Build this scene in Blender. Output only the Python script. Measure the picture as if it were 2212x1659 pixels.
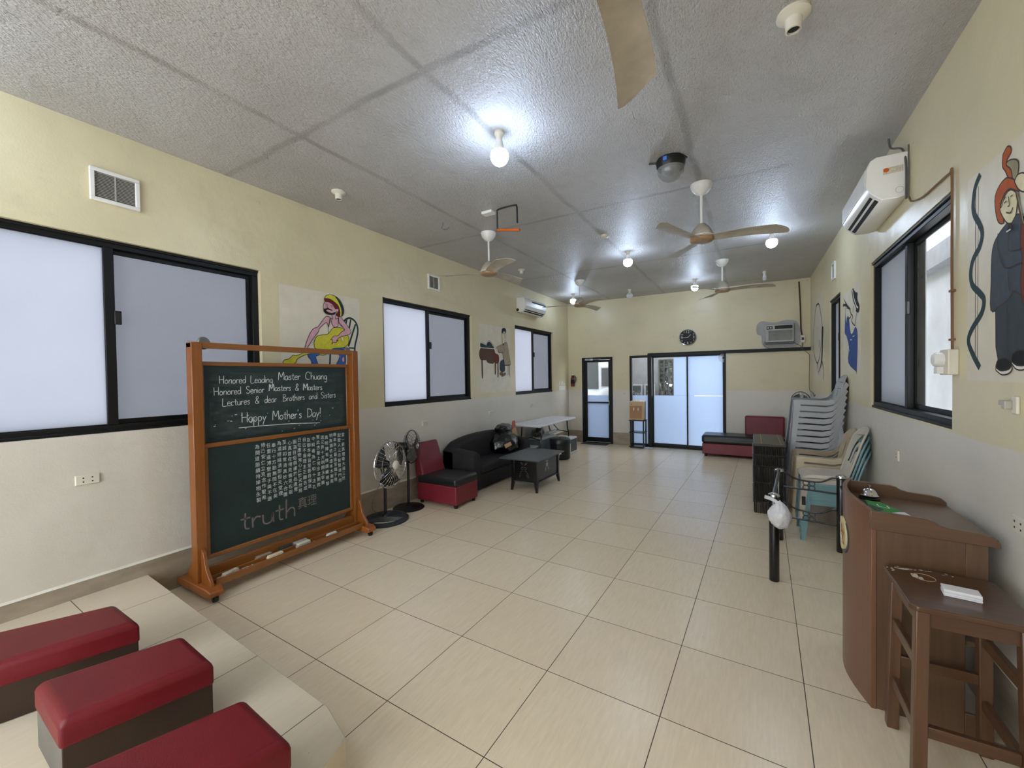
import bpy, bmesh, math, random, json
from mathutils import Vector, Matrix, Euler
from mathutils.geometry import tessellate_polygon
for _o in list(bpy.data.objects): bpy.data.objects.remove(_o)
sc = bpy.context.scene
COL = sc.collection
rnd = random.Random(7)
PI = math.pi
# ---------------------------------------------------------------- camera
cam_d = bpy.data.cameras.new('camera'); cam = bpy.data.objects.new('camera', cam_d); COL.objects.link(cam)
cam_d.sensor_width = 36; cam_d.lens = 14.406; cam_d.clip_start = 0.02
_r = Vector((0.86360, 0.50395, -0.015)); _u = Vector((0.00408, 0.02276, 0.99973)); _f = Vector((-0.50416, 0.86343, -0.0176))
cam.matrix_world = Matrix(((_r.x, _u.x, -_f.x, 1.6121), (_r.y, _u.y, -_f.y, -0.8363), (_r.z, _u.z, -_f.z, 1.6302), (0, 0, 0, 1)))
sc.camera = cam
# ---------------------------------------------------------------- colour management, daylight
sc.view_settings.view_transform = 'Standard'; sc.view_settings.look = 'None'
sc.view_settings.exposure = 1.38; sc.view_settings.gamma = 1; sc.view_settings.use_curve_mapping = False
sc.cycles.use_denoising = True
sc.cycles.max_bounces = 10; sc.cycles.diffuse_bounces = 6; sc.cycles.sample_clamp_indirect = 6
W = bpy.data.worlds.new('daylight'); sc.world = W; W.use_nodes = True
W.node_tree.nodes['Background'].inputs[0].default_value = (0.90, 0.95, 1.0, 1)
W.node_tree.nodes['Background'].inputs[1].default_value = 3.2
BULB = 44.0
# room constants
XL, XR, ZC, YF, YB = -2.3305, 2.5853, 3.4191, 8.7242, -3.3
ZP = 1.279
TILT = -0.0248
# ---------------------------------------------------------------- materials
def lin(c):
    r = []
    for v in c:
        v /= 255.0
        r.append(v/12.92 if v <= 0.04045 else ((v+0.055)/1.055)**2.4)
    return tuple(r) + (1.0,)
class NT:
    def __init__(s, m): s.t = m.node_tree; s.n = s.t.nodes; s.l = s.t.links
    def new(s, typ, **k):
        n = s.n.new(typ)
        for a, b in k.items(): setattr(n, a, b)
        return n
    def link(s, a, b): s.l.new(a, b)
    def math(s, op, a, b=None, c=None):
        n = s.n.new('ShaderNodeMath'); n.operation = op
        for i, v in enumerate((a, b, c)):
            if v is None: continue
            if isinstance(v, (int, float)): n.inputs[i].default_value = v
            else: s.l.new(v, n.inputs[i])
        return n.outputs[0]
    def mix(s, fac, a, b):
        n = s.n.new('ShaderNodeMix'); n.data_type = 'RGBA'
        for i, v in ((0, fac), (6, a), (7, b)):
            if isinstance(v, (int, float, tuple)): n.inputs[i].default_value = v
            else: s.l.new(v, n.inputs[i])
        return n.outputs[2]
    def noise(s, scale, vec=None, detail=4, rough=0.55, sc3=None):
        n = s.n.new('ShaderNodeTexNoise'); n.inputs['Scale'].default_value = scale
        n.inputs['Detail'].default_value = detail; n.inputs['Roughness'].default_value = rough
        if vec is not None:
            if sc3:
                m = s.n.new('ShaderNodeMapping'); m.inputs['Scale'].default_value = sc3; s.l.new(vec, m.inputs[0]); vec = m.outputs[0]
            s.l.new(vec, n.inputs['Vector'])
        return n.outputs['Fac']
    def ramp(s, fac, p0, p1):
        n = s.n.new('ShaderNodeMapRange'); s.l.new(fac, n.inputs[0]); n.inputs[1].default_value = p0; n.inputs[2].default_value = p1
        return n.outputs[0]
    def bump(s, h, strength, dist=0.01):
        n = s.n.new('ShaderNodeBump'); s.l.new(h, n.inputs['Height']); n.inputs['Strength'].default_value = strength; n.inputs['Distance'].default_value = dist
        return n.outputs[0]
def base(name):
    m = bpy.data.materials.new(name); m.use_nodes = True
    return m, NT(m), m.node_tree.nodes['Principled BSDF']
def mat(name, col, rough=0.5, metal=0.0, var=0.06, nscale=6.0, bump=0.0, bscale=60.0, spec=0.5, stretch=None, coat=0.0):
    m, t, p = base(name)
    tc = t.new('ShaderNodeTexCoord').outputs['Object']
    c = lin(col)
    if var > 0:
        f = t.noise(nscale, tc, sc3=stretch)
        f = t.ramp(f, 0.3, 0.7)
        lo = tuple(x*(1-var*1.6) for x in c[:3]) + (1,); hi = tuple(min(1, x*(1+var)) for x in c[:3]) + (1,)
        t.link(t.mix(f, lo, hi), p.inputs['Base Color'])
    else: p.inputs['Base Color'].default_value = c
    p.inputs['Roughness'].default_value = rough; p.inputs['Metallic'].default_value = metal
    p.inputs['Specular IOR Level'].default_value = spec
    if coat: p.inputs['Coat Weight'].default_value = coat; p.inputs['Coat Roughness'].default_value = 0.15
    if bump: t.link(t.bump(t.noise(bscale, tc, sc3=stretch), bump), p.inputs['Normal'])
    return m
def wood(name, dark, light, rough=0.35, axis=2, scale=1.0, coat=0.2):
    m, t, p = base(name)
    tc = t.new('ShaderNodeTexCoord').outputs['Object']
    s3 = [14*scale]*3; s3[axis] = 0.8*scale
    f = t.noise(3.0, tc, detail=6, rough=0.65, sc3=tuple(s3))
    f = t.ramp(f, 0.28, 0.72)
    g = t.noise(1.3, tc)
    f = t.math('MULTIPLY_ADD', g, 0.5, t.math('MULTIPLY', f, 0.6))
    t.link(t.mix(f, lin(dark), lin(light)), p.inputs['Base Color'])
    p.inputs['Roughness'].default_value = rough; p.inputs['Coat Weight'].default_value = coat; p.inputs['Coat Roughness'].default_value = 0.2
    t.link(t.bump(f, 0.08, 0.002), p.inputs['Normal'])
    return m
def wall_mat(name, up, lowc):
    m, t, p = base(name)
    tc = t.new('ShaderNodeTexCoord').outputs['Object']
    sep = t.new('ShaderNodeSeparateXYZ'); t.link(tc, sep.inputs[0])
    wob = t.math('MULTIPLY_ADD', t.noise(3, tc), 0.012, ZP-0.006)
    isup = t.math('GREATER_THAN', sep.outputs[2], wob)
    blot = t.ramp(t.noise(1.1, tc, detail=5), 0.35, 0.7)
    a = t.mix(blot, lin(up), tuple(x*0.90 for x in lin(up)[:3])+(1,))
    b = t.mix(blot, lin(lowc), tuple(x*0.93 for x in lin(lowc)[:3])+(1,))
    c = t.mix(isup, b, a)
    spots = t.ramp(t.noise(9, tc, detail=2), 0.735, 0.78)
    c = t.mix(t.math('MULTIPLY', spots, 0.35), c, lin((110, 98, 76)))
    smear = t.ramp(t.noise(2.2, tc, detail=6, sc3=(1, 1, 2.4)), 0.6, 0.8)
    c = t.mix(t.math('MULTIPLY', smear, 0.12), c, lin((120, 112, 100)))
    t.link(c, p.inputs['Base Color']); p.inputs['Roughness'].default_value = 0.36
    h = t.math('ADD', t.noise(2.2, tc, detail=3), t.math('MULTIPLY', t.noise(90, tc, detail=2), 0.05))
    t.link(t.bump(h, 0.55, 0.03), p.inputs['Normal'])
    return m
def tile_mat(name, off=(0, 0, 0), c1=(240, 223, 194), c2=(234, 216, 187), rough=0.25):
    m, t, p = base(name)
    tc = t.new('ShaderNodeTexCoord').outputs['Object']
    mp = t.new('ShaderNodeMapping'); mp.inputs['Location'].default_value = off; t.link(tc, mp.inputs[0])
    br = t.new('ShaderNodeTexBrick', offset=0.0, squash=1.0)
    br.inputs['Scale'].default_value = 1.0; br.inputs['Brick Width'].default_value = 0.6; br.inputs['Row Height'].default_value = 0.6
    br.inputs['Mortar Size'].default_value = 0.0022; br.inputs['Mortar Smooth'].default_value = 0.1; br.inputs['Bias'].default_value = 0.0
    br.inputs['Color1'].default_value = lin(c1); br.inputs['Color2'].default_value = lin(c2); br.inputs['Mortar'].default_value = lin((74, 64, 50))
    t.link(mp.outputs[0], br.inputs['Vector'])
    st = t.ramp(t.noise(9, tc, detail=7, rough=0.7, sc3=(6, 0.7, 1)), 0.25, 0.75)
    st2 = t.ramp(t.noise(2.5, tc, detail=4), 0.3, 0.7)
    c = t.mix(t.math('MULTIPLY', st, 0.34), br.outputs['Color'], lin((184, 168, 142)))
    c = t.mix(t.math('MULTIPLY', st2, 0.05), c, lin((215, 200, 175)))
    dirt = t.ramp(t.noise(38, tc, detail=1), 0.80, 0.83)
    c = t.mix(t.math('MULTIPLY', dirt, 0.5), c, lin((90, 75, 58)))
    c = t.mix(br.outputs['Fac'], c, lin((78, 68, 54)))
    t.link(c, p.inputs['Base Color'])
    rr = t.math('MULTIPLY_ADD', t.noise(1.7, tc, detail=3), 0.03, rough)
    t.link(t.math('MULTIPLY_ADD', br.outputs['Fac'], 0.4, rr), p.inputs['Roughness'])
    h = t.math('SUBTRACT', t.math('MULTIPLY', t.noise(30, tc, detail=5, sc3=(2.0, 0.6, 1)), 0.22), br.outputs['Fac'])
    t.link(t.bump(h, 0.28, 0.004), p.inputs['Normal'])
    return m
def ceil_mat():
    m, t, p = base('ceiling_textured_paint')
    tc = t.new('ShaderNodeTexCoord').outputs['Object']
    sep = t.new('ShaderNodeSeparateXYZ'); t.link(tc, sep.inputs[0])
    wob = t.math('MULTIPLY_ADD', t.noise(1.5, tc, detail=3), 0.10, -0.05)
    X = t.math('ADD', sep.outputs[0], wob); Y = t.math('ADD', sep.outputs[1], wob)
    def lines(v, o, per, w):
        d = t.math('PINGPONG', t.math('SUBTRACT', v, o), per/2)
        r = t.new('ShaderNodeMapRange'); t.link(d, r.inputs[0]); r.inputs[1].default_value = w*0.4; r.inputs[2].default_value = w; r.inputs[3].default_value = 1; r.inputs[4].default_value = 0
        return r.outputs[0]
    j = t.math('MAXIMUM', lines(X, -0.02+12.2, 1.22, 0.036), lines(Y, 1.02-24.2, 2.42, 0.036))
    j = t.math('MULTIPLY', j, t.math('LESS_THAN', sep.outputs[0], 1.9))
    j = t.math('MULTIPLY', j, t.ramp(t.noise(2.5, tc, detail=4), 0.2, 0.6))
    blot = t.ramp(t.noise(0.9, tc, detail=6, rough=0.6), 0.3, 0.72)
    c = t.mix(blot, lin((190, 188, 186)), lin((172, 169, 166)))
    c = t.mix(t.math('MULTIPLY', t.ramp(t.noise(7, tc, detail=5), 0.5, 0.75), 0.22), c, lin((146, 140, 130)))
    sp = t.ramp(t.noise(8.0, tc, detail=3), 0.70, 0.82)
    c = t.mix(t.math('MULTIPLY', sp, 0.5), c, lin((98, 94, 90)))
    c = t.mix(t.math('MULTIPLY', j, 0.5), c, lin((112, 106, 98)))
    t.link(c, p.inputs['Base Color']); p.inputs['Roughness'].default_value = 0.33
    h = t.math('ADD', t.noise(75, tc, detail=3, rough=0.6, sc3=(1.3, 0.6, 1)), t.math('MULTIPLY', t.noise(22, tc, detail=2), 0.3))
    t.link(t.bump(h, 1.0, 0.014), p.inputs['Normal'])
    return m
def pane_mat(name, col, trans=0.9):
    m, t, p = base(name)
    tc = t.new('ShaderNodeTexCoord').outputs['Object']
    out = t.n['Material Output']
    tr = t.new('ShaderNodeBsdfTranslucent')
    f = t.ramp(t.noise(1.2, tc, detail=4), 0.25, 0.75)
    c = lin(col)
    t.link(t.mix(f, c, tuple(x*0.95 for x in c[:3])+(1,)), tr.inputs[0])
    p.inputs['Base Color'].default_value = lin((200, 204, 210)); p.inputs['Roughness'].default_value = 0.35
    mx = t.new('ShaderNodeMixShader'); mx.inputs[0].default_value = trans
    t.link(p.outputs[0], mx.inputs[1]); t.link(tr.outputs[0], mx.inputs[2]); t.link(mx.outputs[0], out.inputs[0])
    return m
def veil_mat(name, col, alpha, rough=0.6):
    m, t, p = base(name)
    p.inputs['Base Color'].default_value = lin(col); p.inputs['Roughness'].default_value = rough; p.inputs['Alpha'].default_value = alpha
    return m
def emis(name, col, s):
    m, t, p = base(name)
    p.inputs['Base Color'].default_value = (0.9, 0.9, 0.9, 1); p.inputs['Emission Color'].default_value = lin(col); p.inputs['Emission Strength'].default_value = s
    return m
M_wallL = wall_mat('cream_over_white_wall_paint', (214, 203, 166), (212, 206, 193))
M_floor = tile_mat('beige_stone_look_floor_tile')
M_stage = tile_mat('pale_stage_tile', off=(0.05, 0.05, 0), c1=(214, 202, 180), c2=(210, 197, 174), rough=0.36)
M_skirt = mat('beige_skirting_tile', (158, 144, 126), 0.35, var=0.12, nscale=5, stretch=(1, 1, 3))
M_ledge = mat('white_skirting_ledge', (222, 218, 204), 0.5)
M_ceil = ceil_mat()
M_pane = pane_mat('frosted_window_pane', (151, 152, 157))
M_pane2 = pane_mat('frosted_door_film', (174, 184, 199))
M_screen = veil_mat('grey_insect_screen', (122, 124, 128), 0.42)
M_glass = veil_mat('clear_door_glass', (190, 205, 215), 0.06, 0.02)
M_alu = mat('black_aluminium', (13, 14, 14), 0.48, var=0.1, spec=0.3)
M_blackpl = mat('black_plastic', (14, 14, 15), 0.38, var=0.05)
M_blackmt = mat('black_painted_metal', (12, 12, 13), 0.25, var=0.05, spec=0.6)
M_chrome = mat('chrome', (210, 210, 210), 0.12, 1.0, var=0)
M_white = mat('white_plastic', (226, 224, 218), 0.32, var=0.03)
M_ivory = mat('ivory_plastic', (214, 208, 192), 0.35, var=0.05)
M_fan = mat('cream_fan_enamel', (178, 169, 152), 0.35, var=0.12, nscale=9)
M_bulb = emis('lit_bulb', (206, 226, 255), BULB)
M_bulbfar = emis('lit_bulb_dimmer', (206, 226, 255), BULB*0.66)
M_bulbnear = emis('lit_bulb_bright', (200, 222, 255), BULB*1.5)
M_deadbulb = mat('unlit_white_bulb', (205, 205, 205), 0.25, var=0)
M_orange = wood('orange_varnished_wood', (112, 62, 18), (146, 86, 34), 0.34, 2)
M_orangeh = wood('orange_varnished_wood_rail', (116, 68, 26), (150, 94, 44), 0.3, 1)
M_board = mat('green_chalkboard', (20, 42, 42), 0.6, var=0.18, nscale=3.5)
M_chalk = mat('white_chalk', (208, 212, 210), 0.9, var=0.15, nscale=60)
M_chalk2 = mat('grey_pink_chalk', (120, 108, 106), 0.9, var=0.15, nscale=40)
M_red = mat('dark_red_vinyl', (108, 18, 28), 0.44, var=0.10, nscale=4, spec=0.3, bump=0.12, bscale=260)
M_red2 = mat('red_vinyl', (116, 28, 40), 0.42, var=0.10, nscale=4, bump=0.12, bscale=260)
M_blackvin = mat('black_vinyl', (22, 25, 26), 0.34, var=0.15, nscale=5, bump=0.12, bscale=200)
M_blackfab = mat('black_sofa_fabric', (32, 28, 29), 0.85, var=0.15, nscale=8, bump=0.3, bscale=400)
M_brownside = mat('dark_brown_vinyl', (48, 30, 16), 0.5, var=0.15, bump=0.1, bscale=300)
M_litend = mat('brown_vinyl_lit_end', (96, 92, 86), 0.5, var=0.15)  # bench vinyl made greyer, with the light on its end painted in
M_podfront = wood('reddish_wood_laminate', (98, 64, 44), (116, 79, 55), 0.38, 2)
M_podside = wood('dark_brown_wood_laminate', (76, 54, 38), (106, 80, 58), 0.4, 2)
M_podtop = wood('brown_wood_desk_top', (78, 54, 37), (104, 76, 54), 0.34, 0)
M_stool = wood('worn_dark_stool_wood', (70, 46, 30), (100, 70, 48), 0.35, 2)
M_stoolh = wood('worn_dark_stool_seat_wood', (62, 40, 25), (92, 62, 40), 0.3, 0)
M_gchair = mat('pale_grey_plastic', (164, 166, 168), 0.42, var=0.08, nscale=5)
M_bchair = mat('beige_plastic', (186, 170, 142), 0.45, var=0.10, nscale=5)
M_wchair = mat('off_white_plastic', (190, 182, 166), 0.45, var=0.10, nscale=5)
M_tchair = mat('teal_plastic', (116, 152, 156), 0.45, var=0.10, nscale=5)
M_rattan = mat('black_rattan', (30, 27, 25), 0.35, var=0.2)
M_table = mat('white_folding_table_plastic', (224, 224, 228), 0.4, var=0.03)
M_bin = mat('grey_translucent_bin', (120, 130, 134), 0.25, var=0.1)
M_lid = mat('pale_bin_lid', (186, 192, 194), 0.35, var=0.06)
M_trash = mat('black_bin_bag', (10, 11, 13), 0.22, var=0.1, bump=1.0, bscale=14, spec=0.7)
M_bagw = mat('white_bag_plastic', (212, 212, 214), 0.35, var=0.06, bump=0.8, bscale=30)
M_disp = mat('beige_dispenser_plastic', (196, 168, 130), 0.45, var=0.06)
M_dispd = mat('tan_dispenser_recess', (170, 124, 84), 0.5, var=0.06)
M_matrug = mat('grey_door_mat', (62, 62, 60), 0.95, var=0.15, bump=0.5, bscale=300)
M_extred = mat('extinguisher_red', (120, 30, 28), 0.3, var=0.05)
M_brownpipe = mat('brown_conduit', (70, 32, 18), 0.5, var=0.1)
M_browncord = mat('brown_cord', (120, 84, 52), 0.5, var=0.1)
M_greycord = mat('grey_cord', (92, 90, 84), 0.5, var=0.1)
M_dark = mat('dark_void', (8, 8, 9), 0.6, var=0)
M_patch = mat('unpainted_plaster_patch', (172, 170, 168), 0.6, var=0.08)
M_panel = mat('off_white_mural_ground', (216, 208, 188), 0.45, var=0.05)
M_conc = mat('outdoor_grey_render', (100, 102, 108), 0.8, var=0.12)
M_gdark = mat('grey_table_top', (70, 78, 80), 0.4, var=0.12, nscale=12)
M_paper = mat('white_card', (226, 226, 228), 0.5, var=0.02)
COLS = dict(dteal=(38, 62, 68), dteal2=(46, 66, 76), blue=(58, 100, 168), blue2=(44, 76, 140), skin=(208, 160, 172), yellow=(204, 196, 62),
    maroon=(112, 24, 34), black=(22, 22, 24), line=(62, 52, 44), white=(226, 222, 212), brown=(92, 66, 54), rbrown=(110, 50, 38),
    taupe=(164, 148, 128), cream=(222, 212, 176), brown2=(122, 104, 86), rust=(172, 84, 36), olive=(150, 142, 112), slate=(66, 74, 84), slate2=(58, 66, 72), green=(58, 138, 66), gold=(196, 168, 92), orange=(196, 92, 30), lblue=(70, 110, 190), tan=(190, 150, 110))
PAINT = {k: mat('paint_'+k, v, 0.65, var=0.08, nscale=20, spec=0.25) for k, v in COLS.items()}
# ---------------------------------------------------------------- mesh helpers
ORG = {}
class MB:
    def __init__(s): s.v = []; s.f = []; s.mi = []; s.cur = 0; s.sm = []; s.smooth = False
    def add(s, vs, fs):
        b = len(s.v); s.v += [Vector(v) for v in vs]
        for f in fs: s.f.append(tuple(b+i for i in f)); s.mi.append(s.cur); s.sm.append(s.smooth)
        return s
    def box(s, a, b, M=None):
        x0, y0, z0 = a; x1, y1, z1 = b
        vs = [(x0,y0,z0),(x1,y0,z0),(x1,y1,z0),(x0,y1,z0),(x0,y0,z1),(x1,y0,z1),(x1,y1,z1),(x0,y1,z1)]
        if M is not None: vs = [M @ Vector(v) for v in vs]
        return s.add(vs, [(0,3,2,1),(4,5,6,7),(0,1,5,4),(1,2,6,5),(2,3,7,6),(3,0,4,7)])
    def hexa(s, lo, hi):  # lower quad, upper quad (ccw)
        return s.add(list(lo)+list(hi), [(0,3,2,1),(4,5,6,7),(0,1,5,4),(1,2,6,5),(2,3,7,6),(3,0,4,7)])
    def loft(s, rings, cap=True, closed=True):
        n = len(rings[0]); b = []
        vs = [p for r in rings for p in r]; fs = []
        for i in range(len(rings)-1):
            for j in range(n if closed else n-1):
                k = (j+1) % n
                fs.append((i*n+j, i*n+k, (i+1)*n+k, (i+1)*n+j))
        if cap and closed:
            fs.append(tuple(range(n))[::-1]); fs.append(tuple((len(rings)-1)*n+j for j in range(n)))
        return s.add(vs, fs)
    def tube(s, pts, r, n=8, cap=True):
        pts = [Vector(p) for p in pts]; rings = []
        rr = r if isinstance(r, (list, tuple)) else [r]*len(pts)
        d0 = (pts[1]-pts[0]).normalized(); up = Vector((0,0,1)) if abs(d0.z) < 0.9 else Vector((1,0,0))
        a = d0.cross(up).normalized()
        for i, p in enumerate(pts):
            if i == 0: d = pts[1]-pts[0]
            elif i == len(pts)-1: d = pts[-1]-pts[-2]
            else: d = (pts[i+1]-pts[i]).normalized()+(pts[i]-pts[i-1]).normalized()
            d.normalize(); a = (a - d*a.dot(d)).normalized(); b = d.cross(a)
            rings.append([p+(a*math.cos(2*PI*k/n)+b*math.sin(2*PI*k/n))*rr[i] for k in range(n)])
        return s.loft(rings, cap)
    def ring(s, c, R, r, axis=(0,0,1), n=32, m=6):
        ax = Vector(axis).normalized(); e = ax.orthogonal().normalized(); g = ax.cross(e); c = Vector(c); vs = []; fs = []
        for i in range(n):
            d = e*math.cos(2*PI*i/n)+g*math.sin(2*PI*i/n)
            for j in range(m): vs.append(c+d*(R+r*math.cos(2*PI*j/m))+ax*r*math.sin(2*PI*j/m))
        for i in range(n):
            for j in range(m): fs.append((i*m+j, ((i+1)%n)*m+j, ((i+1)%n)*m+(j+1)%m, i*m+(j+1)%m))
        return s.add(vs, fs)
    def lathe(s, prof, c=(0,0,0), axis=(0,0,1), n=24, cap=True):
        ax = Vector(axis).normalized(); e = ax.orthogonal().normalized(); g = ax.cross(e); c = Vector(c)
        rings = [[c+ax*h+(e*math.cos(2*PI*k/n)+g*math.sin(2*PI*k/n))*max(r, 1e-4) for k in range(n)] for r, h in prof]
        return s.loft(rings, cap)
    def sphere(s, c, r, n=16, sz=1.0):
        return s.lathe([(r*math.sin(PI*i/10), -r*sz*math.cos(PI*i/10)) for i in range(11)], c, n=n)
    def plate(s, outer, holes, t, mapf):
        """flat outline with holes, thickness t, mapf(u,v,w)->xyz"""
        loops = [outer]+list(holes)
        flat = [p for l in loops for p in l]
        tris = tessellate_polygon([[Vector((p[0], p[1], 0)) for p in l] for l in loops])
        n = len(flat)
        vs = [mapf(p[0], p[1], 0) for p in flat]+[mapf(p[0], p[1], t) for p in flat]
        fs = [tuple(x) for x in tris]+[tuple(n+i for i in reversed(x)) for x in tris]
        b = 0
        for l in loops:
            k = len(l)
            for i in range(k): j = (i+1) % k; fs.append((b+i, b+j, n+b+j, n+b+i))
            b += k
        return s.add(vs, fs)
    def build(s, name, mats, parent=None, bevel=0, seg=2, sub=0, smooth=None, **tagk):
        org = ORG.get(parent.name, Vector((0,0,0))) if parent else tagk.pop('org', Vector((0,0,0)))
        me = bpy.data.meshes.new(name)
        me.from_pydata([tuple(v-Vector(org)) for v in s.v], [], s.f)
        if not isinstance(mats, (list, tuple)): mats = [mats]
        for m in mats: me.materials.append(m)
        for i, p in enumerate(me.polygons):
            p.material_index = s.mi[i]
            p.use_smooth = s.sm[i] if smooth is None else smooth
        bm = bmesh.new(); bm.from_mesh(me); bmesh.ops.recalc_face_normals(bm, faces=bm.faces); bm.to_mesh(me); bm.free()
        if any(s.sm) or smooth: me.set_sharp_from_angle(angle=0.75)
        o = bpy.data.objects.new(name, me); COL.objects.link(o)
        if parent:
            o.parent = parent; ORG[o.name] = Vector(org)
        else:
            o.location = org; ORG[o.name] = Vector(org)
        if bevel:
            b = o.modifiers.new('bevel', 'BEVEL'); b.width = bevel; b.segments = seg; b.limit_method = 'ANGLE'; b.angle_limit = 0.6
            for p in me.polygons: p.use_smooth = True
            me.set_sharp_from_angle(angle=0.7) if hasattr(me, 'set_sharp_from_angle') else None
        if sub:
            d = o.modifiers.new('sub', 'SUBSURF'); d.levels = sub; d.render_levels = sub
            for p in me.polygons: p.use_smooth = True
        if tagk: tag(o, **tagk)
        return o
def tag(o, label=None, cat=None, group=None, kind=None):
    if label: o['label'] = label
    if cat: o['category'] = cat
    if group: o['group'] = group
    if kind: o['kind'] = kind
    return o
def thing(name, loc, label=None, cat=None, group=None, kind=None):
    o = bpy.data.objects.new(name, None); COL.objects.link(o); o.location = loc; o.empty_display_size = 0.05
    ORG[o.name] = Vector(loc); tag(o, label, cat, group, kind); return o
def dup(root, loc, rz=0, label=None, group=None):
    def rec(o, par):
        c = o.copy(); COL.objects.link(c)
        if par: c.parent = par
        for ch in o.children: rec(ch, c)
        return c
    r = rec(root, None); r.location = loc; r.rotation_euler = (0, 0, rz)
    if label: r['label'] = label
    if group: r['group'] = group
    return r
def prism(pts, z0, z1):  # ccw polygon in xy
    m = MB(); n = len(pts)
    return m.loft([[(x, y, z0) for x, y in pts], [(x, y, z1) for x, y in pts]])
def bezier(pts, n=8):  # catmull-rom
    P = [Vector(p) for p in pts]; out = []
    for i in range(len(P)-1):
        a = P[i-1] if i else P[i]*2-P[i+1]; b = P[i]; c = P[i+1]; d = P[i+2] if i+2 < len(P) else c*2-b
        for k in range(n):
            t = k/n; out.append(0.5*((2*b)+(c-a)*t+(2*a-5*b+4*c-d)*t*t+(-a+3*b-3*c+d)*t**3))
    return out+[P[-1]]
def ribbon(m, pts, w, mapf, t=0.0006):
    """flat stroke of width w through 2d pts, thickness t"""
    n = len(pts); L = []; R = []
    for i, p in enumerate(pts):
        a = pts[max(i-1, 0)]; b = pts[min(i+1, n-1)]
        dx, dy = b[0]-a[0], b[1]-a[1]; l = math.hypot(dx, dy) or 1
        nx, ny = -dy/l*w/2, dx/l*w/2
        L.append((p[0]+nx, p[1]+ny)); R.append((p[0]-nx, p[1]-ny))
    vs = []
    for i in range(n): vs += [mapf(*L[i], 0), mapf(*R[i], 0), mapf(*R[i], t), mapf(*L[i], t)]
    fs = [(0,1,2,3), (4*n-4, 4*n-1, 4*n-2, 4*n-3)]
    for i in range(n-1):
        for k in range(4): fs.append((4*i+k, 4*i+(k+1)%4, 4*i+4+(k+1)%4, 4*i+4+k))
    m.add(vs, fs)
def text_mesh(m, body, size, mapf, t=0.0006, cx=False):
    c = bpy.data.curves.new('t', 'FONT'); c.body = body; c.size = size
    if cx: c.align_x = 'CENTER'; c.align_y = 'CENTER'
    c.resolution_u = 2
    o = bpy.data.objects.new('t', c); COL.objects.link(o)
    me = bpy.data.meshes.new_from_object(o.evaluated_get(bpy.context.evaluated_depsgraph_get()))
    vs = [mapf(v.co.x, v.co.y, t) for v in me.vertices]
    if vs: m.add(vs, [tuple(p.vertices) for p in me.polygons])
    bpy.data.objects.remove(o); bpy.data.curves.remove(c); bpy.data.meshes.remove(me)
# ================================================================ ROOM SHELL
def wall_cells(u0, u1, v0, v1, holes):
    us = sorted({u0, u1, *[h[0] for h in holes], *[h[1] for h in holes]}); vs = sorted({v0, v1, *[h[2] for h in holes], *[h[3] for h in holes]})
    for i in range(len(us)-1):
        for j in range(len(vs)-1):
            a, b, c, d = us[i], us[i+1], vs[j], vs[j+1]
            if any(h[0]-1e-6 <= a and b <= h[1]+1e-6 and h[2]-1e-6 <= c and d <= h[3]+1e-6 for h in holes): continue
            yield a, b, c, d
def wallx(name, x0, x1, holes):
    m = MB()
    for a, b, c, d in wall_cells(YB, YF, 0, ZC, holes): m.box((x0, a, c), (x1, b, d))
    return m.build(name, M_wallL, kind='structure')
WL = [(-0.62, 1.30, 1.275, 2.655), (2.765, 4.64, 1.275, 2.645), (6.055, 7.82, 1.275, 2.635)]
WR = [(2.39, 4.205, 1.295, 2.64), (5.73, 6.55, 1.295, 2.64)]
wallx('wall_left', XL-0.16, XL, WL)
wallx('wall_right', XR, XR+0.16, WR)
D1 = (-1.972, -1.215, 0, 2.066); SL = (-0.815, -0.40, 0, 2.072); SD = (-0.40, 1.16, 0, 2.095)
m = MB()
for a, b, c, d in wall_cells(XL-0.16, XR+0.16, 0, ZC, [D1, SL, SD]): m.box((a, YF, c), (b, YF+0.14, d))
m.build('wall_far', M_wallL, kind='structure')
BW = (-2.15, 1.3, 0.45, 3.0)
m = MB()
for a, b, c, d in wall_cells(XL-0.16, XR+0.16, 0, ZC, [BW]): m.box((a, YB-0.14, c), (b, YB, d))
m.build('wall_back', M_wallL, kind='structure')
W7 = thing('window_7', (-0.4, YB, 0.45), 'wide black framed window added in the unseen back wall for light from behind', None, None, 'structure')  # window added in the unseen back wall to brighten the near room
m = MB()
for i in range(5):
    x = BW[0]+(BW[1]-BW[0]-0.05)*i/4; m.box((x, YB-0.10, BW[2]), (x+0.05, YB-0.04, BW[3]))
m.box((BW[0]+0.05, YB-0.10, BW[2]), (BW[1]-0.05, YB-0.04, BW[2]+0.05)).box((BW[0]+0.05, YB-0.10, BW[3]-0.05), (BW[1]-0.05, YB-0.04, BW[3]))
m.build('window_frame', M_alu, W7)
MB().box((XL-0.16, YB-0.14, ZC), (XR+0.16, YF+0.14, ZC+0.15)).build('ceiling', M_ceil, kind='structure')
# floor slab: built in the tile layout's own frame, which sits 1.4 degrees off the walls
fm = MB(); ca, sa = math.cos(-TILT), math.sin(-TILT)
def tol(x, y): return (x*ca - y*sa, x*sa + y*ca)
cs = [tol(*p) for p in ((XL-0.16, YB-0.14), (XR+0.16, YB-0.14), (XR+0.16, YF+0.14), (XL-0.16, YF+0.14))]
fm.loft([[(x, y, -0.12) for x, y in cs], [(x, y, 0) for x, y in cs]])
fo = fm.build('floor', M_floor, kind='structure'); fo.rotation_euler = (0, 0, TILT)
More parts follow.
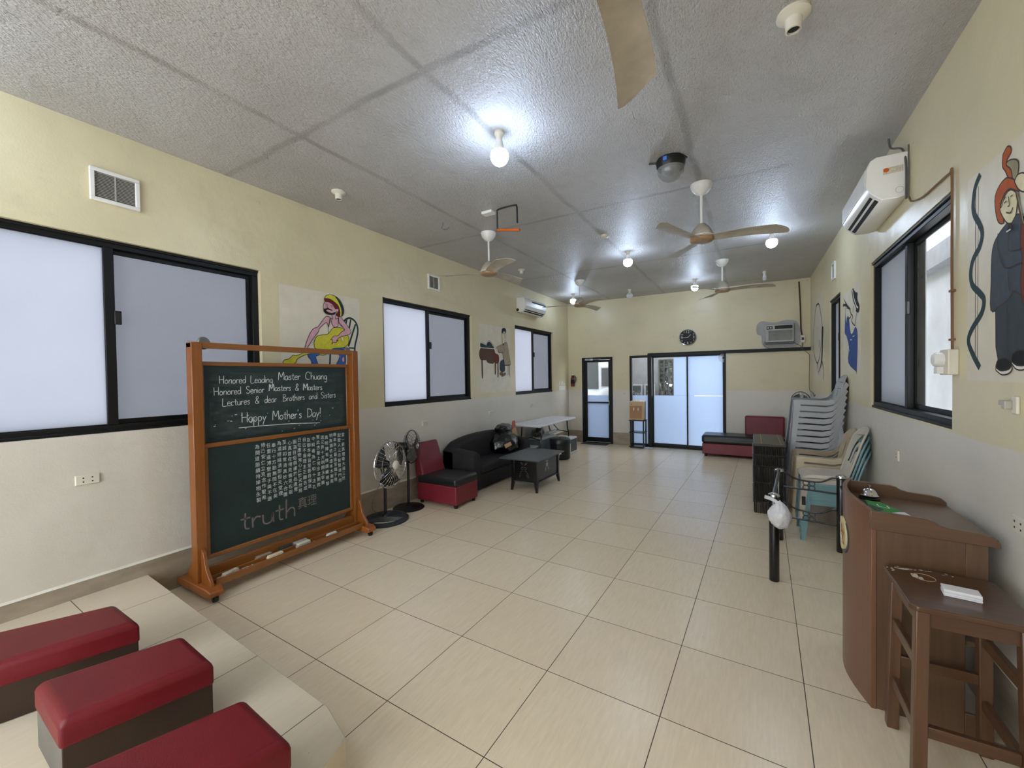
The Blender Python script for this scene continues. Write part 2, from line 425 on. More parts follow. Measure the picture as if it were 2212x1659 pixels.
# raised stage with chamfered corner
sp = [(XL, YB), (0.24, YB), (0.25, 0.02), (0.185, 0.226), (-0.013, 0.289), (XL, 0.417)]
prism([tol(*p) for p in sp], 0.0, 0.18).build('stage_platform', M_stage, kind='structure', bevel=0.004, seg=1).rotation_euler = (0, 0, TILT)
# skirting
def skirt(name, a, b):
    m = MB(); m.box(a, b); o = m.build(name, M_skirt, kind='structure'); return o
skirt('baseboard_left', (XL, YB, 0), (XL+0.012, YF, 0.285))
skirt('baseboard_right', (XR-0.012, YB, 0), (XR, YF, 0.285))
m = MB()
for a, b in ((XL+0.012, -1.972), (-1.215, -0.815), (1.16, XR-0.012)): m.box((a, YF-0.012, 0), (b, YF, 0.285))
m.build('baseboard_far', M_skirt, kind='structure')
m = MB(); m.loft([[(XL, y, 0.285), (XL+0.014, y, 0.285), (XL+0.006, y, 0.300), (XL, y, 0.300)] for y in (YB, YF)]); m.build('trim_1', M_ledge, kind='structure')
m = MB(); m.loft([[(XR, y, 0.285), (XR-0.014, y, 0.285), (XR-0.006, y, 0.300), (XR, y, 0.300)] for y in (YB, YF)]); m.build('trim_2', M_ledge, kind='structure')
# ---------------------------------------------------------------- side windows
M_paneR = pane_mat('frosted_pane_on_the_lane', (186, 187, 190))
def window(n, X, s, y0, y1, z0, z1, ym, label):
    """X wall face, s = outward direction; the frosted sash fills the half y0..ym (left wall) or ym..y1 (right wall)"""
    W_ = thing('window_%d' % n, (X, (y0+y1)/2, z0), label, None, None, 'structure')
    rc_ = 0.045 if s < 0 else 0.020
    a, b = X+s*rc_, X+s*(rc_+0.08)
    x0, x1 = min(a, b), max(a, b); fw = 0.052
    f = MB()
    f.box((x0, y0, z1-fw), (x1, y1, z1)).box((x0, y0, z0), (x1, y1, z0+fw)).box((x0, y0, z0+fw), (x1, y0+fw, z1-fw)).box((x0, y1-fw, z0+fw), (x1, y1, z1-fw))
    f.box((min(a-s*0.012, a), y0, z0), (max(a-s*0.012, a), y1, z0+0.02)).box((min(a-s*0.012, a), y0, z1-0.02), (max(a-s*0.012, a), y1, z1))
    f.build('window_frame', M_alu, W_, bevel=0.003, seg=1)
    fr = (y0+fw, ym) if s < 0 else (ym, y1-fw); scn = (ym, y1-fw) if s < 0 else (y0+fw, ym)
    def ring(ya, yb, xa, xb, w):
        k = MB(); xa, xb = min(xa, xb), max(xa, xb)
        k.box((xa, ya, z1-fw-w), (xb, yb, z1-fw)).box((xa, ya, z0+fw), (xb, yb, z0+fw+w)).box((xa, ya, z0+fw+w), (xb, ya+w, z1-fw-w)).box((xa, yb-w, z0+fw+w), (xb, yb, z1-fw-w)); return k
    sash = ring(fr[0], fr[1]+0.02, X+s*0.05, X+s*0.075, 0.006)
    st = (ym-0.028, ym+0.028)
    sash.box((min(X+s*0.042, X+s*0.08), st[0], z0+fw), (max(X+s*0.042, X+s*0.08), st[1], z1-fw))
    so = sash.build('sash', M_alu, W_, bevel=0.002, seg=1)
    px = X+s*0.066
    MB().box((min(px, px+s*0.005), fr[0], z0+fw), (max(px, px+s*0.005), fr[1], z1-fw)).build('glass_pane', M_pane if s < 0 else M_paneR, W_)
    lz = z0+(z1-z0)*0.60
    MB().box((min(X+s*0.03, X+s*0.05), ym+(0.02 if s < 0 else -0.06), lz-0.05), (max(X+s*0.03, X+s*0.05), ym+(0.06 if s < 0 else -0.02), lz+0.05)).build('latch', M_blackpl, so, bevel=0.004)
    # second glass leaf and the insect screen in front of it
    px = X+s*0.098
    ring(scn[0], scn[1], X+s*0.082, X+s*0.095, 0.035).build('screen_frame', M_alu, W_, bevel=0.002, seg=1)
    return W_, scn, px
for i, (w, ym) in enumerate(zip(WL, (0.265, 3.63, 6.89))):
    W_, scn, px = window(i+1, XL, -1, *w[:2], *w[2:], ym, 'black framed sliding window in the left wall, frosted pane and grey screen')
    MB().box((px-0.005, scn[0], w[2]+0.05), (px, scn[1], w[3]-0.05)).build('glass_pane', M_pane, W_)
    MB().box((XL-0.0895, scn[0]+0.03, w[2]+0.085), (XL-0.0885, scn[1]-0.03, w[3]-0.085)).build('insect_screen', M_screen, W_)
W4, scn, px = window(4, XR, 1, *WR[0], 3.36, 'black framed sliding window in the right wall, half slid open')
MB().box((px, 3.17, 1.345), (px+0.005, 3.36, 2.59)).build('glass_pane', mat('dirty_smoked_glass', (98, 96, 92), 0.25, var=0.15, nscale=4), W4)
W5, scn, px = window(5, XR, 1, *WR[1], 6.12, 'narrow black framed window at the far end of the right wall')
MB().box((px, scn[0], 1.345), (px+0.005, scn[1], 2.59)).build('glass_pane', M_paneR, W5)
MB().box((XR+0.0885, scn[0]+0.03, 1.38), (XR+0.0895, scn[1]-0.03, 2.56)).build('insect_screen', M_screen, W5)
# ---------------------------------------------------------------- far glass door
dr = thing('door_1', (-1.59, YF+0.05, 0), 'black framed glass door, lower half frosted', None, None, 'structure')
y0, y1 = YF-0.012, YF+0.07
x0, x1, _, zt = D1
f = MB(); f.box((x0, y0, 0), (x0+0.065, y1, zt)).box((x1-0.055, y0, 0), (x1, y1, zt)).box((x0+0.065, y0, zt-0.055), (x1-0.055, y1, zt)); f.box((x0+0.065, y0+0.01, 0), (x1-0.055, y1, 0.02))
f.build('door_frame', M_alu, dr, bevel=0.003, seg=1)
a, b = x0+0.07, x1-0.06
l = MB(); l.box((a, y0+0.02, 0.03), (a+0.055, y1-0.02, zt-0.06)).box((b-0.045, y0+0.02, 0.03), (b, y1-0.02, zt-0.06)).box((a+0.055, y0+0.02, 0.03), (b-0.045, y1-0.02, 0.135)).box((a+0.055, y0+0.02, zt-0.115), (b-0.045, y1-0.02, zt-0.06)).box((a+0.055, y0+0.02, 0.965), (b-0.045, y1-0.02, 0.995))
lo = l.build('door_leaf', M_alu, dr, bevel=0.003, seg=1)
MB().box((a+0.055, YF+0.024, 0.13), (b-0.045, YF+0.03, 1.155)).build('frosted_film', M_pane2, dr)
MB().box((a+0.055, YF+0.032, 1.155), (b-0.045, YF+0.036, zt-0.11)).build('door_glass', M_glass, dr)
MB().tube([(b-0.02, y0+0.02, 0.93), (b-0.02, y0-0.025, 0.93), (b-0.02, y0-0.025, 1.03), (b-0.02, y0+0.02, 1.03)], 0.007).build('door_handle', M_chrome, dr)
MB().box((a+0.02, y0-0.035, zt-0.075), (a+0.22, y0+0.005, zt-0.03)).tube([(a+0.12, y0-0.02, zt-0.05), (a+0.42, y0-0.05, zt-0.045)], 0.006).build('door_closer', M_chrome, dr, bevel=0.004)
# ---------------------------------------------------------------- sidelight and sliding door
wd = thing('window_6', (-0.6, YF+0.05, 0), 'black framed sidelight beside the sliding door', None, None, 'structure')
x0, x1, _, zt = SL
f = MB(); f.box((x0, y0, 0), (x0+0.05, y1, zt)).box((x0+0.05, y0, zt-0.05), (x1, y1, zt)).box((x0+0.05, y0, 0), (x1, y1, 0.06))
f.build('window_frame', M_alu, wd, bevel=0.003, seg=1)
MB().box((x0+0.05, YF+0.03, 0.06), (x1, YF+0.036, 1.16)).build('frosted_film', M_pane2, wd)
MB().box((x0+0.05, YF+0.03, 1.16), (x1, YF+0.034, zt-0.05)).build('glass_pane', M_glass, wd)
sd = thing('door_2', (0.4, YF, 0), 'black framed sliding glass door with white film', None, None, 'structure')
x0, x1, _, zt = SD
f = MB(); f.box((x0, y0-0.06, 0), (x0+0.088, y1, zt)).box((x1-0.03, y0, 0), (x1, y1, zt)).box((x0+0.088, y0-0.02, zt-0.055), (x1-0.03, y1, zt)).box((x0+0.088, y0, 0), (x1-0.03, y1, 0.03))
f.build('door_frame', M_alu, sd, bevel=0.003, seg=1)
def leaf(a, b, y, clear):
    k = MB(); k.box((a, y, 0.03), (a+0.028, y+0.025, zt-0.055)).box((b-0.028, y, 0.03), (b, y+0.025, zt-0.055)).box((a+0.028, y, 0.03), (b-0.028, y+0.025, 0.09)).box((a+0.028, y, zt-0.085), (b-0.028, y+0.025, zt-0.055))
    o = k.build('door_leaf', M_alu, sd, bevel=0.002, seg=1)
    g = MB(); g.box((a+0.02, y+0.010, 0.08), (b-0.02, y+0.014, 1.163))
    g.build('frosted_film', M_pane2, sd)
    g = MB(); c = a+0.02 if not clear else clear
    g.box((c, y+0.008, 1.165), (b-0.02, y+0.012, zt-0.08)); g.build('white_sheet', M_pane2, sd)
    if clear: MB().box((a+0.02, y+0.010, 1.165), (c, y+0.014, zt-0.08)).build('glass_pane', M_glass, sd)
    return o
leaf(x0+0.085, 0.43, YF+0.035, 0.135)
lf = leaf(0.405, x1-0.03, YF+0.002, None)
tb = MB()
for r in (0.03, 0.055, 0.08): tb.ring((1.11, YF+0.0, 1.955), r, 0.006, (0, 1, 0), 28, 5)
tb.build('round_decal', M_white, lf)
m = MB(); m.box((x1, YF-0.05, 2.045), (XR, YF, 2.112)).box((x0, YF-0.035, 2.092), (x1, YF, 2.112)); m.build('trim_3', M_alu, kind='structure', bevel=0.004, seg=1)
# ---------------------------------------------------------------- outside, seen through the glass
MB().box((-6, YF+0.14, -0.15), (5, 14, -0.03)).build('outdoor_ground', mat('outdoor_concrete', (92, 92, 90), 0.9, var=0.1), kind='structure')
m = MB()
for a, b, c, d in wall_cells(-1.40, 0.35, -0.03, 2.7, [(-0.50, -0.13, 1.06, 2.02)]): m.box((a, 10.5, c), (b, 10.62, d))
m.build('outdoor_wall', M_conc, kind='structure')
M_ow = mat('outdoor_weathered_white', (122, 124, 130), 0.7, var=0.08)
M_od = mat('outdoor_dark_green', (20, 26, 25), 0.7, var=0.1)
g = thing('window_grille', (-0.315, 10.5, 1.06), 'black iron window grille outside, seen through the sliding door', 'window grille')
k = MB()
for xx in (-0.50, -0.385, -0.27, -0.165): k.box((xx, 10.47, 1.06), (xx+0.034, 10.50, 2.02))
for zz in (1.06, 1.40, 1.66, 1.80, 1.99): k.box((-0.50, 10.478, zz), (-0.13, 10.498, zz+0.036))
k.tube([(-0.36, 10.49, 1.66), (-0.15, 10.49, 1.45)], 0.012); k.build('bars', M_blackmt, g)
fm_ = mat('dappled_foliage', (120, 120, 84), 0.8, var=0)
t = NT(fm_); tc = t.new('ShaderNodeTexCoord').outputs['Object']; t.link(t.mix(t.ramp(t.noise(16, tc, detail=5), 0.44, 0.56), lin((16, 20, 15)), lin((112, 108, 82))), fm_.node_tree.nodes['Principled BSDF'].inputs['Base Color'])
k = MB()
for i in range(170):
    c = Vector((rnd.uniform(-0.75, 0.15), rnd.uniform(11.0, 11.5), rnd.uniform(0.9, 2.4))); k.sphere(c, rnd.uniform(0.06, 0.14), 7)
k.tube([(-0.3, 11.25, -0.05), (-0.3, 11.2, 1.0)], 0.05)
k.build('garden_foliage', fm_, label='sunlit leaves behind the window grille outdoors', cat='foliage', kind='stuff', smooth=True)
for i, (a, b, lab) in enumerate(((-1.24, -0.90, 'black chalk sign board in a white frame outside the sidelight, the wider one'), (-0.85, -0.58, 'narrow white framed chalk sign outside the sidelight'))):
    s_ = thing('chalk_sign', ((a+b)/2, 10.4, 0.75), lab, 'sign')
    MB().box((a, 10.36, 0.75), (b, 10.40, 1.38)).box((a, 10.36, -0.03), (a+0.03, 10.40, 0.75)).box((b-0.03, 10.36, -0.03), (b, 10.40, 0.75)).build('frame', M_ow, s_, bevel=0.004)
    bo = MB().box((a+0.04, 10.35, 0.79), (b-0.04, 10.362, 1.34)).build('chalk_panel', M_od, s_)
    k = MB(); mp = lambda u, v, w, a=a: (a+0.06+u, 10.349-w, 1.08+v)
    text_mesh(k, 'Fois' if i == 0 else 'Z', 0.17, mp); text_mesh(k, 'menu' if False else '', 0.05, mp)
    k.build('lettering', M_ow, bo)
a = MB(); a.box((-3.6, 10.2, 0), (-1.42, 10.3, 2.6)); a.build('outdoor_white_wall', mat('outdoor_white_paint', (150, 154, 160), 0.7, var=0.05), kind='structure')
MB().box((-2.35, 10.17, 1.25), (-2.06, 10.20, 2.2)).build('dark_green_shutter', M_od, label='dark green shutter outside the glass door', cat='shutter')
s_ = thing('outdoor_window', (-1.75, 10.18, 1.4), 'dark outdoor window seen through the glass door', 'window')
MB().box((-1.98, 10.17, 1.30), (-1.48, 10.20, 1.86)).build('frame', M_ow, s_); MB().box((-1.95, 10.16, 1.33), (-1.76, 10.175, 1.83)).box((-1.72, 10.16, 1.33), (-1.51, 10.175, 1.83)).build('pane', M_dark, s_)
k = MB(); k.smooth = True
k.loft([[(-1.98+0.5*i/8, 9.9+0.18*math.cos(2*PI*j/14)*(0.6+0.4*math.sin(PI*i/8)), 0.62+(0.78*(0.62+0.38*math.sin(PI*(i+1)/10)))*(0.5-0.5*math.cos(2*PI*j/14)) if False else 0.95+0.36*math.sin(2*PI*j/14)*(0.55+0.45*math.sin(PI*i/8))) for j in range(14)] for i in range(9)])
w_ = k.build('wash_tub', M_ow, label='white rounded wash tub standing outside the glass door', cat='tub')
MB().box((-1.97, 9.76, -0.03), (-1.93, 10.04, 0.75)).box((-1.55, 9.76, -0.03), (-1.51, 10.04, 0.75)).build('support', M_alu, w_)
# lane wall outside the right hand window
MB().box((3.75, 0.5, -0.1), (3.85, 9.5, 5.0)).build('outdoor_wall_right', mat('outdoor_whitewash', (146, 150, 158), 0.8, var=0.12, nscale=1.5, bump=0.4, bscale=4), kind='structure')
MB().box((3.62, 0.5, 2.95), (3.75, 9.5, 3.2)).build('outdoor_beam', M_conc, kind='structure')
# ================================================================ CEILING THINGS
def bulb(x, y, lit, label, group, big=0.064, neck=0.055):
    b = thing('light_bulb', (x, y, ZC), label, 'light bulb', group)
    k = MB(); k.smooth = True
    k.lathe([(0.034, 0), (0.036, -0.018), (0.026, -0.03), (0.022, -0.055)], (x, y, ZC)); so = k.build('socket', M_ivory, b)
    r = big; z = ZC-0.05
    k = MB(); k.smooth = True
    k.lathe([(0.02, 0.0), (0.024, -0.02), (0.034, -neck), (big*0.875, -neck-big*0.29)], (x, y, z), cap=True); k.build('collar', M_white, b)
    k = MB(); k.smooth = True
    zc = z-neck-r*0.80
    k.lathe([(r*math.sin(a), r*1.02*math.cos(a)) for a in [1.05+(PI-1.05)*i/12 for i in range(13)]], (x, y, zc), n=20)
    k.build('globe', (M_bulbfar if y > 7 else M_bulbnear if 1 < y < 2 else M_bulb) if lit else M_deadbulb, b)
bulb(0.03, 1.742, True, 'large lit LED bulb hanging nearest the camera from the ceiling', 'ceiling bulbs', 0.066, 0.075)
bulb(0.078, 5.17, True, 'lit bulb on the ceiling in the middle of the room between two fans', 'ceiling bulbs')
bulb(1.842, 5.28, True, 'lit bulb on the ceiling behind the blade of the big right hand fan', 'ceiling bulbs')
bulb(0.70, 7.615, True, 'lit bulb on the ceiling near the far wall, above the clock', 'ceiling bulbs')
bulb(-1.74, 7.611, True, 'lit bulb on the ceiling in the far left corner beside the last fan', 'ceiling bulbs')
bulb(0.03, -1.7, True, 'lit bulb on the ceiling behind the camera', 'ceiling bulbs', 0.066)
bulb(-1.78, -0.80, True, 'lit bulb on the ceiling above the stage beside the camera', 'ceiling bulbs', 0.066)
bulb(-0.573, 7.834, False, 'round unlit bulb on the ceiling between the two far lit bulbs', 'ceiling bulbs', 0.066, 0.03)
bulb(1.826, 7.674, False, 'slim unlit bulb on the ceiling in the far right corner', 'ceiling bulbs', 0.036, 0.05)
def sock(x, y, label, s=1.0):
    k = MB(); k.smooth = True
    k.lathe([(0.062*s, 0), (0.064*s, -0.012*s), (0.05*s, -0.02*s), (0.033*s, -0.028*s), (0.03*s, -0.075*s), (0.024*s, -0.076*s), (0.022*s, -0.03*s)], (x, y, ZC), n=28)
    o = k.build('lamp_socket', M_ivory, label=label, cat='lamp socket', group='empty ceiling lamp sockets', org=(x, y, ZC))
    k = MB().lathe([(0.0215*s, -0.032*s), (0.0215*s, -0.068*s)], (x, y, ZC), n=20); k.build('socket_hole', M_dark, o)
sock(1.801, 1.672, 'empty white lamp socket on the ceiling at the upper right of the photo', 1.15)
sock(-1.778, 1.744, 'empty white lamp socket on the ceiling near the left wall')
sock(-1.70, 5.2, 'empty white lamp socket on the ceiling behind the blade of the left fan', 0.9)
k = MB(); k.smooth = True; k.lathe([(0.05, 0), (0.052, -0.015), (0.04, -0.032), (0.02, -0.04)], (0.004, 4.317, ZC)); k.build('smoke_detector', M_ivory, label='small round cream detector on the ceiling in front of the middle bulb', cat='detector')
k = MB().box((-0.90, 2.86, ZC-0.03), (-0.77, 2.95, ZC)); k.build('junction_box', M_white, label='small flat white box on the ceiling beside the black hanging strap', cat='box', bevel=0.005)
k = MB(); k.tube(bezier([(-1.45, 2.88, ZC), (-1.44, 2.875, ZC-0.03), (-1.46, 2.87, ZC-0.06), (-1.43, 2.87, ZC-0.085), (-1.38, 2.875, ZC-0.09), (-1.355, 2.88, ZC-0.07)]), 0.003, 5); k.build('wire_hook', M_greycord, label='thin bent wire hanging from the ceiling left of the white box', cat='wire')
# black strap with orange stick
tr = thing('hanging_bar', (-0.6, 2.89, ZC), 'orange stick hanging from a black cloth strap under the ceiling', 'hanging bar')
k = MB(); k.tube([(-0.715, 2.89, 3.19), (-0.715, 2.89, 3.405), (-0.66, 2.89, 3.412), (-0.55, 2.89, 3.414), (-0.487, 2.90, 3.412), (-0.478, 2.90, 3.39), (-0.476, 2.90, 3.225)], 0.0085, 6); k.build('strap', M_blackpl, tr)
MB().tube([(-0.715, 2.89, 3.195), (-0.445, 2.89, 3.145)], 0.013, 10).build('stick', PAINT['orange'], tr)
# disco lamp
dl = thing('disco_lamp', (1.04, 2.82, ZC), 'black ceiling disco lamp with a clear faceted dome', 'disco lamp')
k = MB(); k.smooth = False; k.lathe([(0.115, 0), (0.118, -0.02), (0.108, -0.075)], (1.04, 2.82, ZC), n=12); bo = k.build('housing', M_blackpl, dl, bevel=0.004)
MB().box((1.00, 2.695, ZC-0.05), (1.03, 2.715, ZC-0.02)).build('blue_switch', PAINT['lblue'], bo)
MB().tube([(0.87, 2.79, ZC-0.006), (0.93, 2.80, ZC-0.01)], 0.008).build('mounting_ear', M_blackpl, bo); MB().tube([(1.15, 2.80, ZC-0.01), (1.17, 2.80, ZC-0.03)], 0.008).build('mounting_ear', M_blackpl, bo)
k = MB(); k.smooth = False; k.lathe([(0.108*math.cos(PI/2*i/6), -0.075-0.105*math.sin(PI/2*i/6)) for i in range(7)], (1.04, 2.82, ZC), n=14)
gl, t, p = base('clear_faceted_plastic'); p.inputs['Base Color'].default_value = lin((150, 150, 148)); p.inputs['Roughness'].default_value = 0.05; p.inputs['Alpha'].default_value = 0.5
k.build('dome', gl, dl)
k = MB(); k.smooth = True; k.lathe([(0.075, -0.07), (0.07, -0.10), (0.03, -0.125), (0.025, -0.13)], (1.04, 2.82, ZC), n=16); k.build('lens_core', M_gdark, dl)
# ceiling fans
def fan_blade(m, R, ang):
    def prof(t):
        r = 0.10+(R-0.10)*t
        w = 0.058+0.028*min(1, t*1.15)
        lead = w; trail = -w; sweep = 0.055*t*t-0.012
        return r, lead+sweep, trail+sweep
    n = 14; rings = []
    for i in range(n+1):
        t = i/n; r, a, b = prof(t); dr = 0.03*(t > 0.97)
        mid = (a+b)/2; tw = 0.20*(1-0.25*t); h = 0.010*math.sin(PI*min(1, t+0.1))
        pts = []
        for q_ in range(7):
            s_ = a+(b-a)*q_/6; rr = r
            if t > 0.8: rr -= (t-0.8)/0.2*(0.115*((q_)/6)**1.5+0.02*(1-q_/6)**6)
            pts.append((rr, s_, 0.010*math.sin(PI*q_/6)-(s_-mid)*tw+h))
        lo = [(x, y, z-0.004) for x, y, z in reversed(pts)]
        ring = pts+lo
        rings.append(ring)
    c, s_ = math.cos(ang), math.sin(ang)
    rings = [[(x*c-y*s_, x*s_+y*c, z) for x, y, z in r] for r in rings]
    m.loft(rings); return m
def ceiling_fan(x, y, zb, ang, R, label):
    f = thing('ceiling_fan', (x, y, ZC), label, 'ceiling fan', 'ceiling fans')
    k = MB(); k.smooth = True; k.lathe([(0.095, 0), (0.096, -0.012), (0.082, -0.05), (0.05, -0.09), (0.02, -0.105), (0.013, -0.108)], (x, y, ZC), n=32); k.build('canopy', M_white, f)
    MB().tube([(x, y, ZC-0.10), (x, y, zb+0.10)], 0.012, 12).build('downrod', M_white, f, smooth=True)
    k = MB(); k.smooth = True
    k.lathe([(0.02, 0.135), (0.04, 0.125), (0.075, 0.085), (0.10, 0.035), (0.104, 0.02), (0.104, 0.0), (0.098, -0.006)], (x, y, zb), n=32); mo = k.build('motor_housing', M_fan, f)
    k = MB(); k.smooth = True; k.lathe([(0.100, 0.0), (0.106, -0.006), (0.106, -0.022), (0.096, -0.034), (0.05, -0.040), (0.002, -0.042)], (x, y, zb), n=32); k.build('motor_cover', mat('yellowed_fan_cover', (160, 128, 92), 0.4, var=0.15, nscale=12) if 'yellowed_fan_cover' not in bpy.data.materials else bpy.data.materials['yellowed_fan_cover'], f)
    k = MB(); k.ring((x, y, zb+0.012), 0.105, 0.004, n=36); k.build('trim_ring', M_white, mo, smooth=True)
    for i in range(3):
        k = MB(); k.smooth = True; fan_blade(k, R, math.radians(ang+120*i))
        k.v = [v+Vector((x, y, zb-0.012)) for v in k.v]
        k.build('blade', M_fan, f)
ceiling_fan(1.213, 3.444, 2.915, 3, 0.72, 'largest cream ceiling fan fully in view, in the middle of the room')
ceiling_fan(-1.195, 3.447, 2.93, 78, 0.69, 'cream ceiling fan over the dark sofa, close to the left wall')
ceiling_fan(1.224, 6.458, 2.955, -6, 0.72, 'cream ceiling fan near the far wall on the right')
ceiling_fan(-1.165, 6.496, 2.965, 73, 0.72, 'cream ceiling fan in the far left corner beside a lit bulb')
ceiling_fan(1.222, 0.40, 2.90, 91, 0.718, 'ceiling fan overhead of which only one blade shows at the top edge')
